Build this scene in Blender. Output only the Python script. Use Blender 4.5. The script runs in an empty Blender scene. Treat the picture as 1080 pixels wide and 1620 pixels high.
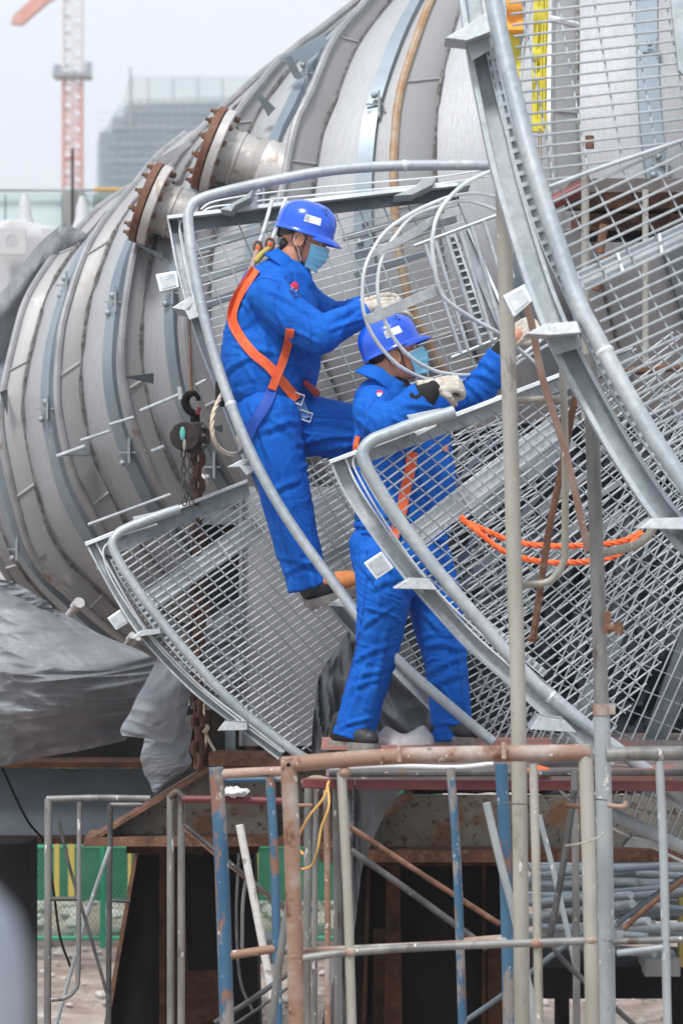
import bpy, bmesh, math, random
import numpy as np
from mathutils import Vector, Matrix, noise, Quaternion
from mathutils.bvhtree import BVHTree
R = math.radians
random.seed(7)
SC = bpy.context.scene
COL = SC.collection
# ------------------------------------------------------------------ camera, world, sun
F = 4800.0; CX, CY = 540.0, 810.0
cd = bpy.data.cameras.new('camera'); cam = bpy.data.objects.new('camera', cd); COL.objects.link(cam)
cam.location = (0, 0, 0); cam.rotation_euler = (R(90), 0, 0)
cd.sensor_fit = 'VERTICAL'; cd.sensor_height = 36.0; cd.lens = 36.0*F/1620.0
cd.clip_start = 0.3; cd.clip_end = 6000
cd.dof.use_dof = True; cd.dof.focus_distance = 12.0; cd.dof.aperture_fstop = 5.0
SC.camera = cam
W = bpy.data.worlds.new('World'); SC.world = W; W.use_nodes = True
nt = W.node_tree; nt.nodes.clear()
SUN_EL, SUN_AZ = R(58), R(205)     # azimuth, clockwise from +Y
sky = nt.nodes.new('ShaderNodeTexSky'); sky.sky_type = 'NISHITA'; sky.sun_disc = False
sky.sun_elevation = SUN_EL; sky.sun_rotation = SUN_AZ; sky.air_density = 1.0; sky.dust_density = 4.0; sky.ozone_density = 1.0
mx = nt.nodes.new('ShaderNodeMix'); mx.data_type = 'RGBA'; mx.inputs[0].default_value = 0.72
mx.inputs[7].default_value = (10.0, 10.4, 11.1, 1)     # even high cloud over the clear sky
bg = nt.nodes.new('ShaderNodeBackground'); bg.inputs[1].default_value = 0.084
wo = nt.nodes.new('ShaderNodeOutputWorld')
nt.links.new(sky.outputs[0], mx.inputs[6]); nt.links.new(mx.outputs[2], bg.inputs[0]); nt.links.new(bg.outputs[0], wo.inputs[0])
sl = bpy.data.lights.new('sun', 'SUN'); sl.energy = 2.2; sl.angle = R(10); sl.color = (1, .98, .95)
so = bpy.data.objects.new('sun', sl); COL.objects.link(so)
sd = Vector((math.sin(SUN_AZ)*math.cos(SUN_EL), math.cos(SUN_AZ)*math.cos(SUN_EL), math.sin(SUN_EL)))
so.rotation_euler = (-sd).to_track_quat('-Z', 'Y').to_euler()
SC.view_settings.view_transform = 'Standard'; SC.view_settings.look = 'None'
SC.view_settings.exposure = 0.60; SC.view_settings.gamma = 1.0
GZ = -3.3    # ground height
# ------------------------------------------------------------------ maths helpers
def P(x, y, Y): return Vector(((x-CX)/F*Y, Y, -(y-CY)/F*Y))
def cr(pts, n=8, closed=False):
    """Catmull-Rom through a list of tuples / vectors"""
    p = [Vector(q) for q in pts]; out = []; N = len(p)
    rng = range(N) if closed else range(N-1)
    for i in rng:
        p1, p2 = p[i], p[(i+1) % N]
        p0 = p[i-1] if (closed or i > 0) else p1*2-p2
        p3 = p[(i+2) % N] if (closed or i+2 < N) else p2*2-p1
        for k in range(n):
            t = k/n
            out.append(0.5*((2*p1)+(p2-p0)*t+(2*p0-5*p1+4*p2-p3)*t*t+(3*p1-p0-3*p2+p3)*t**3))
    if not closed: out.append(p[-1])
    return out
def resample(pts, n):
    d = [0]
    for a, b in zip(pts, pts[1:]): d.append(d[-1]+(b-a).length)
    out = []; j = 0
    for k in range(n):
        s = d[-1]*k/(n-1)
        while j < len(d)-2 and d[j+1] < s: j += 1
        u = (s-d[j])/max(1e-9, d[j+1]-d[j]); out.append(pts[j].lerp(pts[j+1], min(1, max(0, u))))
    return out
class Plane:      # exact plane: 1/Y linear in pixel coordinates
    def __init__(s, x, y, Y, sx=0.0, sy=0.0):
        s.x, s.y, s.a, s.b, s.c = x, y, 1/Y, -sx/Y/Y, -sy/Y/Y
    def Y(s, x, y): return 1/(s.a+s.b*(x-s.x)+s.c*(y-s.y))
    def __call__(s, x, y, d=0.0):
        Y = s.Y(x, y)+d; return P(x, y, Y)
class MB:
    def __init__(s): s.v = []; s.f = []; s.uv = None
    def add(s, vs, fs):
        o = len(s.v); s.v += [Vector(q) for q in vs]; s.f += [tuple(i+o for i in f) for f in fs]; return s
    def tube(s, pts, r, n=10, closed=False, caps=True, sq=1.0):
        pts = [Vector(q) for q in pts]; N = len(pts)
        if N < 2: return s
        rr = r if isinstance(r, (list, tuple)) else [r]*N
        t0 = (pts[1]-pts[0]).normalized()
        up = Vector((0, 0, 1)) if abs(t0.z) < .9 else Vector((1, 0, 0))
        nn = t0.cross(up).normalized(); vs = []; prev = t0
        for i in range(N):
            if closed: t = (pts[(i+1) % N]-pts[i-1]).normalized()
            elif i == 0: t = t0
            elif i == N-1: t = (pts[i]-pts[i-1]).normalized()
            else:
                t = (pts[i+1]-pts[i-1])
                t = t.normalized() if t.length > 1e-9 else prev
            q = prev.rotation_difference(t); nn = (q @ nn); nn = (nn-t*nn.dot(t)).normalized(); prev = t
            b = t.cross(nn)
            for k in range(n):
                a = 2*math.pi*(k+.5)/n; vs.append(pts[i]+nn*math.cos(a)*rr[i]+b*math.sin(a)*rr[i]*sq)
        fs = []
        for i in range(N if closed else N-1):
            j = (i+1) % N
            for k in range(n): fs.append((i*n+k, i*n+(k+1) % n, j*n+(k+1) % n, j*n+k))
        if caps and not closed:
            fs.append(tuple(range(n-1, -1, -1))); fs.append(tuple((N-1)*n+k for k in range(n)))
        return s.add(vs, fs)
    def box(s, c, size, rot=None):
        h = Vector(size)/2; vs = []
        for i in range(8):
            p = Vector((h.x*(1 if i & 1 else -1), h.y*(1 if i & 2 else -1), h.z*(1 if i & 4 else -1)))
            vs.append(Vector(c)+(rot @ p if rot else p))
        return s.add(vs, [(0, 2, 3, 1), (4, 5, 7, 6), (0, 1, 5, 4), (2, 6, 7, 3), (0, 4, 6, 2), (1, 3, 7, 5)])
    def prism(s, front, off):
        n = len(front); off = Vector(off)
        vs = [Vector(p) for p in front]+[Vector(p)+off for p in front]
        fs = [tuple(range(n)), tuple(range(2*n-1, n-1, -1))]
        for i in range(n): fs.append((i, i+n, (i+1) % n+n, (i+1) % n))
        return s.add(vs, fs)
    def ribbon(s, A, B, off):
        """strip between polylines A and B given thickness off"""
        n = len(A); off = Vector(off)
        vs = list(A)+list(B)+[p+off for p in A]+[p+off for p in B]; fs = []
        for i in range(n-1):
            fs += [(i, i+1, n+i+1, n+i), (2*n+i, 3*n+i, 3*n+i+1, 2*n+i+1), (i, 2*n+i, 2*n+i+1, i+1), (n+i, n+i+1, 3*n+i+1, 3*n+i)]
        fs += [(0, n, 3*n, 2*n), (n-1, 3*n-1, 4*n-1, 2*n-1)]
        return s.add(vs, fs)
    def ell(s, c, rad, rot=None, nu=16, nv=10):
        vs = []; fs = []
        for j in range(nv+1):
            th = math.pi*j/nv
            for i in range(nu):
                a = 2*math.pi*i/nu
                p = Vector((rad[0]*math.sin(th)*math.cos(a), rad[1]*math.sin(th)*math.sin(a), rad[2]*math.cos(th)))
                vs.append(Vector(c)+(rot @ p if rot else p))
        for j in range(nv):
            for i in range(nu): fs.append((j*nu+i, (j+1)*nu+i, (j+1)*nu+(i+1) % nu, j*nu+(i+1) % nu))
        return s.add(vs, fs)
    def limb(s, pts, r, n=14, flat=False):
        """closed tapered limb with round ends; r entries are scalars or (rx, ry)"""
        pts = [Vector(p) for p in pts]
        rr = [q if isinstance(q, (int, float)) else q[0] for q in r]
        s.tube(pts, rr, n)
        s.ell(pts[0], (rr[0],)*3, None, 12, 8)
        if not flat: s.ell(pts[-1], (rr[-1],)*3, None, 12, 8)
        return s
    def cyl(s, a, b, r, n=16): return s.tube([a, b], r, n)
    def grid(s, rows, closed=False):
        n = len(rows[0]); vs = [p for r_ in rows for p in r_]; fs = []
        for i in range(len(rows)-1):
            for j in range(n-1 if not closed else n):
                k = (j+1) % n; fs.append((i*n+j, i*n+k, (i+1)*n+k, (i+1)*n+j))
        return s.add(vs, fs)
WLOC = {}
def mk(name, mb, mat, parent=None, smooth=True, ang=40, bevel=0):
    """link a mesh as one object; vertices are given in world space"""
    vs = mb.v
    if parent is None:
        mn = [min(v[i] for v in vs) for i in range(3)]; mxx = [max(v[i] for v in vs) for i in range(3)]
        org = Vector(((mn[0]+mxx[0])/2, (mn[1]+mxx[1])/2, mn[2]))
    else: org = WLOC[parent.name]
    me = bpy.data.meshes.new(name)
    me.from_pydata([tuple(v-org) for v in vs], [], mb.f); me.validate(); me.update()
    if mb.uv is not None and len(mb.uv) == len(me.vertices):
        ul = me.uv_layers.new(name='UVMap')
        for lp in me.loops: ul.data[lp.index].uv = mb.uv[lp.vertex_index]
    bm = bmesh.new(); bm.from_mesh(me); bmesh.ops.recalc_face_normals(bm, faces=bm.faces); bm.to_mesh(me); bm.free()
    o = bpy.data.objects.new(name, me); COL.objects.link(o); me.materials.append(mat)
    if smooth:
        for p in me.polygons: p.use_smooth = True
        try: me.set_sharp_from_angle(angle=R(ang))
        except Exception: pass
    if parent is None: o.location = org; WLOC[o.name] = org
    else: o.parent = parent; WLOC[o.name] = org
    if bevel:
        b = o.modifiers.new('bevel', 'BEVEL'); b.width = bevel; b.segments = 2; b.limit_method = 'ANGLE'; b.angle_limit = R(40)
    return o
def thing(name, loc, label, cat, group=None):
    o = bpy.data.objects.new(name, None); COL.objects.link(o); o.location = loc; o.empty_display_size = .1
    o['label'] = label; o['category'] = cat
    if group: o['group'] = group
    WLOC[o.name] = Vector(loc); return o
def tag(o, label, cat, group=None):
    o['label'] = label; o['category'] = cat
    if group: o['group'] = group
    return o
def struct(o, kind='structure', label=None):
    o['kind'] = kind
    if label: o['label'] = label
    return o
# ------------------------------------------------------------------ materials
def mat(name, c1, c2=None, sc=4.0, rough=.5, metal=0.0, bump=0.0, bsc=40.0, stretch=(1, 1, 1), contrast=(.4, .6),
        spots=None, uv=False, c3=None, alpha=None, trans=0, sss=0, rvar=0.0, coat=0, vor=None, crump=0):
    KEEP = ('workwear', 'helmet', 'orange', 'mask', 'skin', 'glove', 'webbing', 'tarp', 'quilt', 'crane', 'emblem', 'sticker', 'boot_o', 'net', 'green', 'yellow', 'sheet', 'rope', 'plastic')
    if not any(k in name for k in KEEP):
        al = .52 if name in ('dark_primer', 'dark_rust', 'tube_worn_blue', 'machine') else .74
        f_ = lambda c: tuple(v*al for v in c)
        c1 = f_(c1); c2 = f_(c2) if c2 else c2; c3 = f_(c3) if c3 else c3
        spots = [(f_(c), a, b_, d) for c, a, b_, d in spots] if spots else spots
    m = bpy.data.materials.new(name); m.use_nodes = True; n = m.node_tree.nodes; L = m.node_tree.links
    b = n['Principled BSDF']; b.inputs['Roughness'].default_value = rough; b.inputs['Metallic'].default_value = metal
    if name == 'blue_workwear': b.inputs['Specular IOR Level'].default_value = .25
    if name in ('dark_primer', 'dark_rust', 'dark_sheet', 'beam_blue_grey'): b.inputs['Specular IOR Level'].default_value = .12
    if coat: b.inputs['Coat Weight'].default_value = coat; b.inputs['Coat Roughness'].default_value = .08
    if sss: b.inputs['Subsurface Weight'].default_value = sss; b.inputs['Subsurface Scale'].default_value = .01
    if trans: b.inputs['Transmission Weight'].default_value = trans
    if alpha: b.inputs['Alpha'].default_value = alpha
    tc = n.new('ShaderNodeTexCoord'); mp = n.new('ShaderNodeMapping'); mp.inputs['Scale'].default_value = stretch
    L.new(tc.outputs['UV' if uv else 'Object'], mp.inputs[0])
    def nz(s, det=6, ro=.6):
        t = n.new('ShaderNodeTexNoise'); t.inputs['Scale'].default_value = s; t.inputs['Detail'].default_value = det
        t.inputs['Roughness'].default_value = ro; L.new(mp.outputs[0], t.inputs['Vector']); return t
    def ramp(src, lo, hi):
        r = n.new('ShaderNodeMapRange'); r.inputs[1].default_value = lo; r.inputs[2].default_value = hi
        L.new(src, r.inputs[0]); return r.outputs[0]
    def mix(fac, a, b_):
        q = n.new('ShaderNodeMix'); q.data_type = 'RGBA'
        L.new(fac, q.inputs[0])
        for s_, i in ((a, 6), (b_, 7)):
            if hasattr(s_, 'links'): L.new(s_, q.inputs[i])
            else: q.inputs[i].default_value = (*s_, 1)
        return q.outputs[2]
    col = None
    if c2:
        t = nz(sc); col = mix(ramp(t.outputs[0], *contrast), c1, c2)
    if c3:
        t = nz(sc*3.7, 8, .7); col = mix(ramp(t.outputs[0], .5, .72), col if col else c1, c3)
    if vor:     # galvanised spangle
        t = n.new('ShaderNodeTexVoronoi'); t.inputs['Scale'].default_value = vor; L.new(tc.outputs['Object'], t.inputs['Vector'])
        hs = n.new('ShaderNodeHueSaturation'); r_ = n.new('ShaderNodeMapRange'); r_.inputs[3].default_value = .86; r_.inputs[4].default_value = 1.12
        L.new(t.outputs['Color'], r_.inputs[0]); L.new(r_.outputs[0], hs.inputs['Value'])
        if col: L.new(col, hs.inputs['Color'])
        else: hs.inputs['Color'].default_value = (*c1, 1)
        col = hs.outputs[0]
    if spots:   # list of (colour, scale, threshold, softness)
        for (c, s_, th, sf) in spots:
            t = nz(s_, 5, .65); col = mix(ramp(t.outputs[0], th, th+sf), col if col else c1, c)
    if col: L.new(col, b.inputs['Base Color'])
    else: b.inputs['Base Color'].default_value = (*c1, 1)
    if rvar:
        t = nz(sc*2.3); r_ = n.new('ShaderNodeMapRange'); r_.inputs[3].default_value = max(.05, rough-rvar); r_.inputs[4].default_value = rough+rvar
        r_.inputs[1].default_value = .3; r_.inputs[2].default_value = .7
        L.new(t.outputs[0], r_.inputs[0]); L.new(r_.outputs[0], b.inputs['Roughness'])
    if bump:
        t = nz(bsc, 5, .6)
        if crump:
            t.noise_type = 'RIDGED_MULTIFRACTAL'; t.inputs['Detail'].default_value = 4; t.inputs['Distortion'].default_value = crump
        bp = n.new('ShaderNodeBump'); bp.inputs['Strength'].default_value = 1.0
        bp.inputs['Distance'].default_value = bump; L.new(t.outputs[0], bp.inputs['Height']); L.new(bp.outputs[0], b.inputs['Normal'])
    return m
GALV = mat('galvanised_steel', (.50, .55, .58), (.64, .68, .70), 5, .42, .35, .0008, 60, spots=[((.80, .83, .85), 9, .62, .1), ((.30, .33, .35), 14, .68, .08)], rvar=.12, vor=55)
GALVR = mat('galvanised_rod', (.70, .76, .80), (.92, .96, .98), 7, .38, .3, .0005, 90, rvar=.1)
GALVM = mat('galvanised_mid_rod', (.50, .55, .59), (.70, .74, .77), 7, .4, .35, .0005, 90, rvar=.1)
POLEW = mat('whitewashed_pole', (.62, .61, .58), (.84, .83, .80), 9, .7, 0, .001, 60, spots=[((.30, .28, .25), 9, .58, .06)])
GALVD = mat('galvanised_dull', (.33, .38, .41), (.46, .51, .54), 4, .5, .35, .0008, 50, spots=[((.22, .20, .18), 8, .64, .1)], rvar=.12, vor=40)
GALVB = mat('galvanised_front', (.42, .48, .52), (.55, .60, .63), 3, .5, .25, .001, 40, spots=[((.66, .69, .71), 12, .66, .1)], rvar=.1, vor=45)
SHELL = mat('stainless_shell', (.43, .44, .46), (.55, .565, .595), 5, .55, .12, .001, 30, stretch=(34, 1.1, 1), uv=True, contrast=(.3, .7), c3=(.62, .635, .67), rvar=.12, spots=[((.33, .31, .30), 2.2, .65, .12), ((.68, .69, .71), 3.1, .66, .04)])
WEB = mat('rib_web_steel', (.40, .40, .405), (.48, .48, .485), 1.2, .55, .2, .0006, 60, contrast=(.3, .7), spots=[((.38, .35, .32), 3, .60, .16), ((.62, .62, .60), 5, .62, .1), ((.22, .19, .17), 22, .70, .05)])
RIDGE = mat('rib_edge_steel', (.38, .385, .40), (.50, .50, .51), 7, .4, .5, .001, 60, spots=[((.30, .17, .09), 5, .62, .08)])
RIDGER = mat('rib_edge_rusty', (.42, .25, .13), (.50, .40, .30), 9, .7, .1, .001, 60)
STRIP = mat('blue_grey_strip', (.27, .34, .39), (.35, .42, .47), 3, .45, .3, .0004, 30, spots=[((.46, .50, .52), 9, .64, .1)])
WELD = mat('weld_bead', (.34, .33, .32), (.12, .11, .10), 30, .5, .3, .003, 150)
STEELD = mat('dark_plate', (.14, .17, .19), (.22, .26, .28), 6, .5, .3, .001, 50)
RUST = mat('rust', (.13, .058, .034), (.22, .105, .062), 8, .85, 0, .002, 80, c3=(.33, .21, .14), spots=[((.05, .03, .025), 5, .58, .12)])
RUSTD = mat('dark_rust', (.05, .028, .02), (.12, .055, .033), 5, .85, 0, .002, 60, c3=(.17, .09, .05))
FLRUST = mat('flange_rust', (.17, .07, .04), (.24, .11, .07), 10, .6, .1, .001, 90, c3=(.30, .17, .11))
NECK = mat('nozzle_neck_steel', (.44, .43, .41), (.60, .58, .56), 5, .45, .3, .002, 40, spots=[((.26, .19, .14), 6, .58, .08), ((.85, .85, .84), 9, .62, .06)])
PIPEW = mat('nozzle_steel', (.60, .58, .56), (.72, .71, .70), 5, .42, .3, .001, 50, spots=[((.34, .26, .20), 7, .6, .1)])
BEAMG = mat('beam_grey_rusted', (.17, .17, .15), (.27, .26, .22), 2.4, .75, .05, .002, 50, spots=[((.24, .12, .06), 3.2, .54, .12), ((.09, .07, .05), 26, .56, .05), ((.34, .20, .11), 18, .62, .05)])
BEAMB = mat('beam_blue_grey', (.13, .16, .19), (.18, .21, .24), 2, .6, .1, .001, 40, spots=[((.12, .07, .05), 5, .66, .08)])
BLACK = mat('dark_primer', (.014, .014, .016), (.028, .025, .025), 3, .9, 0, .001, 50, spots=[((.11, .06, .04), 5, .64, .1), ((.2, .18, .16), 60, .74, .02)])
CREAM = mat('tube_cream', (.38, .37, .31), (.50, .49, .43), 5, .5, .1, .0012, 70, stretch=(1, 1, .4), spots=[((.25, .22, .18), 7, .58, .07), ((.82, .81, .76), 32, .65, .015), ((.24, .12, .07), 9, .67, .04)])
TGREY = mat('tube_grey', (.17, .175, .17), (.30, .305, .295), 9, .5, .25, .0012, 70, stretch=(1, 1, .3), spots=[((.11, .08, .065), 7, .57, .06), ((.85, .84, .80), 34, .645, .015), ((.24, .12, .08), 12, .66, .04)])
TDARK = mat('tube_dark', (.06, .06, .065), (.13, .13, .13), 8, .6, .2, .001, 70, spots=[((.45, .43, .40), 38, .66, .02), ((.16, .09, .06), 9, .6, .06)])
TRUSTY = mat('tube_rusty_cream', (.50, .46, .42), (.34, .20, .14), 4, .65, .05, .0015, 60, contrast=(.40, .54), spots=[((.85, .80, .74), 26, .64, .02), ((.20, .08, .045), 8, .60, .05), ((.14, .12, .11), 15, .66, .03)])
TPINK = mat('tube_pink_rust', (.50, .36, .30), (.38, .22, .16), 7, .7, 0, .001, 70, spots=[((.82, .74, .68), 28, .63, .02), ((.18, .08, .05), 10, .62, .05)])
TBLUE = mat('tube_worn_blue', (.05, .18, .34), (.09, .25, .42), 5, .5, .05, .0012, 60, stretch=(1, 1, .5), spots=[((.44, .40, .38), 8, .52, .04), ((.42, .22, .15), 13, .57, .04), ((.95, .95, .92), 34, .64, .015)])
TLB = mat('tube_pale_blue', (.36, .41, .44), (.48, .52, .53), 6, .5, .1, .001, 60, stretch=(1, 1, .5), spots=[((.10, .26, .42), 5, .60, .06), ((.88, .88, .85), 34, .64, .015), ((.22, .15, .11), 9, .62, .05)])
CRIM = mat('crimson_deck_edge', (.16, .03, .035), (.22, .055, .055), 5, .5, .05, .0006, 50, spots=[((.36, .22, .2), 14, .68, .05)])
DECK = mat('deck_plank', (.14, .12, .115), (.22, .18, .17), 4, .7, 0, .002, 40, spots=[((.34, .15, .12), 3, .56, .06), ((.5, .46, .42), 20, .64, .03)])
TARP = mat('silver_tarp', (.14, .15, .17), (.20, .215, .235), 1.6, .62, 0, .016, 6.5, c3=(.29, .305, .33), rvar=.08, crump=.5)
TARPB = mat('silver_quilt', (.20, .22, .25), (.30, .32, .35), 3, .55, .05, .022, 14, crump=.3)
TARPG = mat('grey_sheet', (.11, .12, .135), (.18, .19, .21), 2, .6, 0, .002, 20)
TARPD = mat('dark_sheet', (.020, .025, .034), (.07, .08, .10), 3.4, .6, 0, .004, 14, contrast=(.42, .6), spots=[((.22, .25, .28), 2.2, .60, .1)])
CLOTH = mat('blue_workwear', (.0, .088, .43), (.001, .105, .49), 3, .8, 0, .0005, 260, c3=(.006, .13, .52))
SEAM = mat('workwear_seam', (.001, .045, .30), (.002, .06, .36), 5, .8)
CLOTHD = mat('navy_patch', (.01, .04, .22), None, 5, .8)
HELM = mat('blue_helmet_plastic', (.002, .075, .58), (.004, .09, .64), 4, .22, 0, 0, coat=.5)
STICK = mat('white_sticker', (.66, .70, .74), (.78, .80, .82), 20, .4)
STICKG = mat('grey_print', (.42, .45, .47), (.55, .58, .60), 90, .4)
MASK = mat('mask_blue', (.16, .46, .64), (.24, .54, .70), 12, .8, 0, .0004, 200)
SKIN = mat('skin', (.52, .245, .155), (.46, .20, .125), 9, .5, 0, .0003, 200, sss=.08)
HAIR = mat('black_hair', (.010, .009, .009), (.02, .018, .017), 60, .5, 0, .002, 300, stretch=(1, 1, .2))
GLOVE = mat('cotton_glove', (.42, .385, .33), (.54, .505, .445), 18, .95, 0, .0018, 230, spots=[((.32, .28, .23), 26, .58, .10)])
GLOVD = mat('dirty_glove_cuff', (.20, .17, .12), (.3, .26, .18), 20, .9, 0, .001, 200)
BLKC = mat('black_cloth', (.008, .008, .010), (.014, .014, .016), 20, .9, 0, .001, 200)
ORNG = mat('orange_webbing', (.75, .10, .025), (.80, .14, .04), 30, .75, 0, .0006, 400)
STITCH = mat('pale_stitching', (.80, .36, .22), None, 5, .8)
BLWEB = mat('blue_webbing', (.006, .05, .33), (.01, .07, .4), 40, .7, 0, .0005, 400)
BLWEBL = mat('light_blue_buckle', (.12, .36, .72), (.18, .42, .78), 20, .4)
WHITEP = mat('white_paint', (.72, .74, .76), (.80, .82, .84), 3, .45)
BOOT = mat('boot_black', (.012, .013, .018), (.03, .03, .035), 20, .55, 0, .001, 150)
BOOTO = mat('boot_orange', (.60, .20, .06), (.68, .26, .09), 25, .8, 0, .0006, 200)
SOLE = mat('boot_sole', (.23, .22, .20), (.34, .32, .29), 25, .85, 0, .002, 90)
ROPEO = mat('orange_rope', (.72, .10, .02), (.80, .17, .05), 40, .8, 0, .002, 300)
ROPEW = mat('cream_rope', (.52, .42, .32), (.62, .54, .44), 90, .8, 0, .001, 300, spots=[((.10, .08, .07), 120, .68, .04)])
YEL = mat('yellow_sling', (.66, .58, .06), (.56, .48, .05), 8, .8, 0, .001, 200, stretch=(12, 12, 1))
ORS = mat('orange_sling', (.80, .36, .06), (.75, .30, .05), 8, .8, 0, .001, 200)
TANS = mat('tan_strap', (.48, .40, .30), (.40, .32, .22), 12, .8)
CRANER = mat('crane_red_paint', (.60, .24, .18), (.66, .32, .24), 1, .6)
CRANEW = mat('crane_white_paint', (.70, .68, .66), None, 1, .6)
CONC = mat('concrete', (.34, .34, .33), (.42, .42, .41), 1.5, .85, 0, .004, 8)
NET = mat('scaffold_netting', (.10, .20, .24), (.20, .30, .34), .15, .9, 0, 0, contrast=(.35, .65))
NETF = mat('floor_slab', (.45, .44, .42), (.52, .50, .46), .3, .9)
GLASSW = mat('pale_green_panel', (.46, .60, .62), (.54, .66, .67), .5, .5)
GREENF = mat('green_wire', (.01, .20, .11), (.014, .25, .14), 5, .5)
GREENN = mat('green_net', (.022, .085, .05), (.035, .13, .075), 3, .9)
YELP = mat('yellow_paint', (.42, .34, .07), (.36, .29, .08), 3, .6)
ORP = mat('amber_pipe', (.66, .42, .12), (.6, .38, .12), 3, .6)
GROUND = mat('gravel_ground', (.26, .19, .155), (.44, .36, .31), 1.6, .95, 0, .05, 9, c3=(.58, .53, .48))
STONE = mat('rubble_stone', (.44, .40, .37), (.66, .62, .58), 2, .9, 0, .01, 20)
PLASTIC = mat('clear_plastic', (.7, .72, .74), (.8, .82, .84), 20, .25, 0, .006, 30, alpha=.55)
HOIST = mat('hoist_casing', (.025, .022, .02), (.06, .05, .042), 14, .6, .2, .002, 80, spots=[((.13, .11, .09), 18, .62, .08)])
CHAIN = mat('chain_steel', (.10, .09, .085), (.17, .15, .14), 30, .5, .5)
CHAINR = mat('chain_rust', (.15, .065, .04), (.10, .045, .03), 25, .85, 0, .001, 90)
PANELP = mat('pale_steel_plate', (.52, .52, .54), (.64, .64, .66), 2, .5, .15, .001, 30, stretch=(1, 1, .2))
TEAL = mat('teal_sticker', (.1, .42, .36), None, 2, .5)
REDL = mat('red_latch', (.42, .05, .05), (.3, .04, .04), 10, .6)
LOGOR = mat('emblem_red', (.75, .03, .08), None, 2, .6)
LOGOW = mat('emblem_white', (.8, .82, .85), None, 2, .6)
STONEW = mat('stained_post_white', (.26, .30, .37), (.50, .54, .60), 5, .5)
# ------------------------------------------------------------------ the setting
g = MB(); xs = [-900, -300, -100, -40]+[-20+i*.5 for i in range(81)]+[40, 100, 300, 900]
ys = [-6, 0, 6, 10, 14]+[16+i*.4 for i in range(60)]+[44, 60, 100, 200, 400, 900, 2500]
rows = []
for y in ys:
    row = []
    for x in xs:
        z = GZ
        if 16 < y < 40 and abs(x) < 20:
            z += .10*noise.noise(Vector((x*.6, y*.6, 0)))+.05*noise.noise(Vector((x*2.1, y*2.1, 3)))
            z += .5*math.exp(-((y-26)/2.5)**2)
        row.append(Vector((x, y, z)))
    rows.append(row)
g.grid(rows); struct(mk('ground', g, GROUND))
st = MB(); random.seed(3)
for i in range(3600):
    heap = i % 3; y = random.gauss(25.6, 1.1) if heap else random.uniform(17, 30); x = random.uniform(-.125, .125)*y*1.1
    z = GZ+.5*math.exp(-((y-26)/2.5)**2)+.02
    r = random.uniform(.015, .08)*(1.15 if heap else .55)
    st.ell((x, y, z), (r*random.uniform(.7, 1.4), r, r*random.uniform(.5, .9)), Matrix.Rotation(random.uniform(0, 3), 3, 'Z'), 6, 4)
for i, v in enumerate(st.v): st.v[i] = v+Vector((noise.noise(v*9), noise.noise(v*9+Vector((5, 0, 0))), noise.noise(v*9+Vector((0, 5, 0)))))*.02
struct(mk('rubble', st, STONE, ang=20), 'stuff', 'pale broken stones and gravel spread over the bare ground')
# ------------------------------------------------------------------ the big ribbed vessel
ribs = [
 [(40, 440), (0, 500), (-30, 570), (-48, 650), (-40, 740), (-20, 820), (10, 890), (60, 960), (120, 1020), (190, 1070)],
 [(222, 300), (202, 312), (162, 339), (130, 372), (99, 406), (69, 448), (49, 485), (35, 531), (14, 624), (11, 675), (22, 742), (36, 800), (55, 866), (85, 910), (130, 947), (180, 990), (250, 1038), (330, 1090)],
 [(297, 223), (250, 262), (222, 298), (201, 322), (167, 365), (139, 416), (113, 497), (104, 543), (99, 624), (106, 680), (122, 745), (148, 799), (174, 847), (220, 910), (290, 970), (380, 1030)],
 [(448, 103), (413, 131), (374, 167), (335, 203), (280, 267), (245, 345), (222, 400), (207, 482), (200, 564), (208, 630), (225, 690), (255, 762), (277, 797), (330, 870), (400, 940), (470, 990)],
 [(572, 10), (510, 58), (452, 103), (413, 147), (374, 199), (330, 290), (308, 370), (298, 440), (297, 515), (307, 600), (333, 668), (370, 740), (420, 820), (480, 900), (540, 950)],
 [(650, -66), (593, 0), (530, 74), (493, 159), (470, 207), (452, 293), (440, 350), (436, 430), (442, 520), (460, 600), (500, 700), (550, 800), (610, 890)],
 [(740, -86), (687, 0), (652, 89), (630, 163), (622, 237), (621, 300), (627, 390), (646, 484), (675, 545), (723, 640), (780, 740), (840, 830)],
 [(890, -160), (868, -20), (864, 100), (864, 220), (872, 300), (890, 420), (920, 550), (960, 660), (1010, 760)],
 [(1085, -160), (1078, -20), (1080, 100), (1090, 220), (1110, 330), (1150, 450), (1190, 560), (1240, 680)],
 [(1290, -160), (1300, -20), (1310, 100), (1330, 220), (1360, 330), (1400, 450), (1440, 560), (1500, 680)]]
YM = [16.9, 16.3, 15.8, 15.4, 15.05, 14.75, 14.55, 14.5, 14.5, 14.5]
M = 72
RC = [resample(cr([(x, y, 0) for x, y in r], 8), M) for r in ribs]
def vbase(i, t, s):     # i rib, t 0..1 to the next, s index 0..M-1
    a, b = RC[i][s], RC[i+1][s]; p = a.lerp(b, t)
    q = (s/(M-1)-.5)*2*.93
    y = YM[i]*(1-t)+YM[i+1]*t-0.06*math.sin(math.pi*t)+2.3*(1-math.sqrt(1-q*q*.93))
    return P(p.x, p.y, y)
def vnorm(i, t, s):
    e = .04; t0, t1 = max(0, t-e), min(1, t+e); s0, s1 = max(0, s-1), min(M-1, s+1)
    n = (vbase(i, t1, s)-vbase(i, t0, s)).cross(vbase(i, t, s1)-vbase(i, t, s0)).normalized()
    return n if n.y < 0 else -n
def vpt(i, t, s, h):
    n = vnorm(i, t, s) if h < .04 else (vnorm(i, t, s)*.08+Vector((0, -1, 0))).normalized()
    return vbase(i, t, s)+n*h
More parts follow.
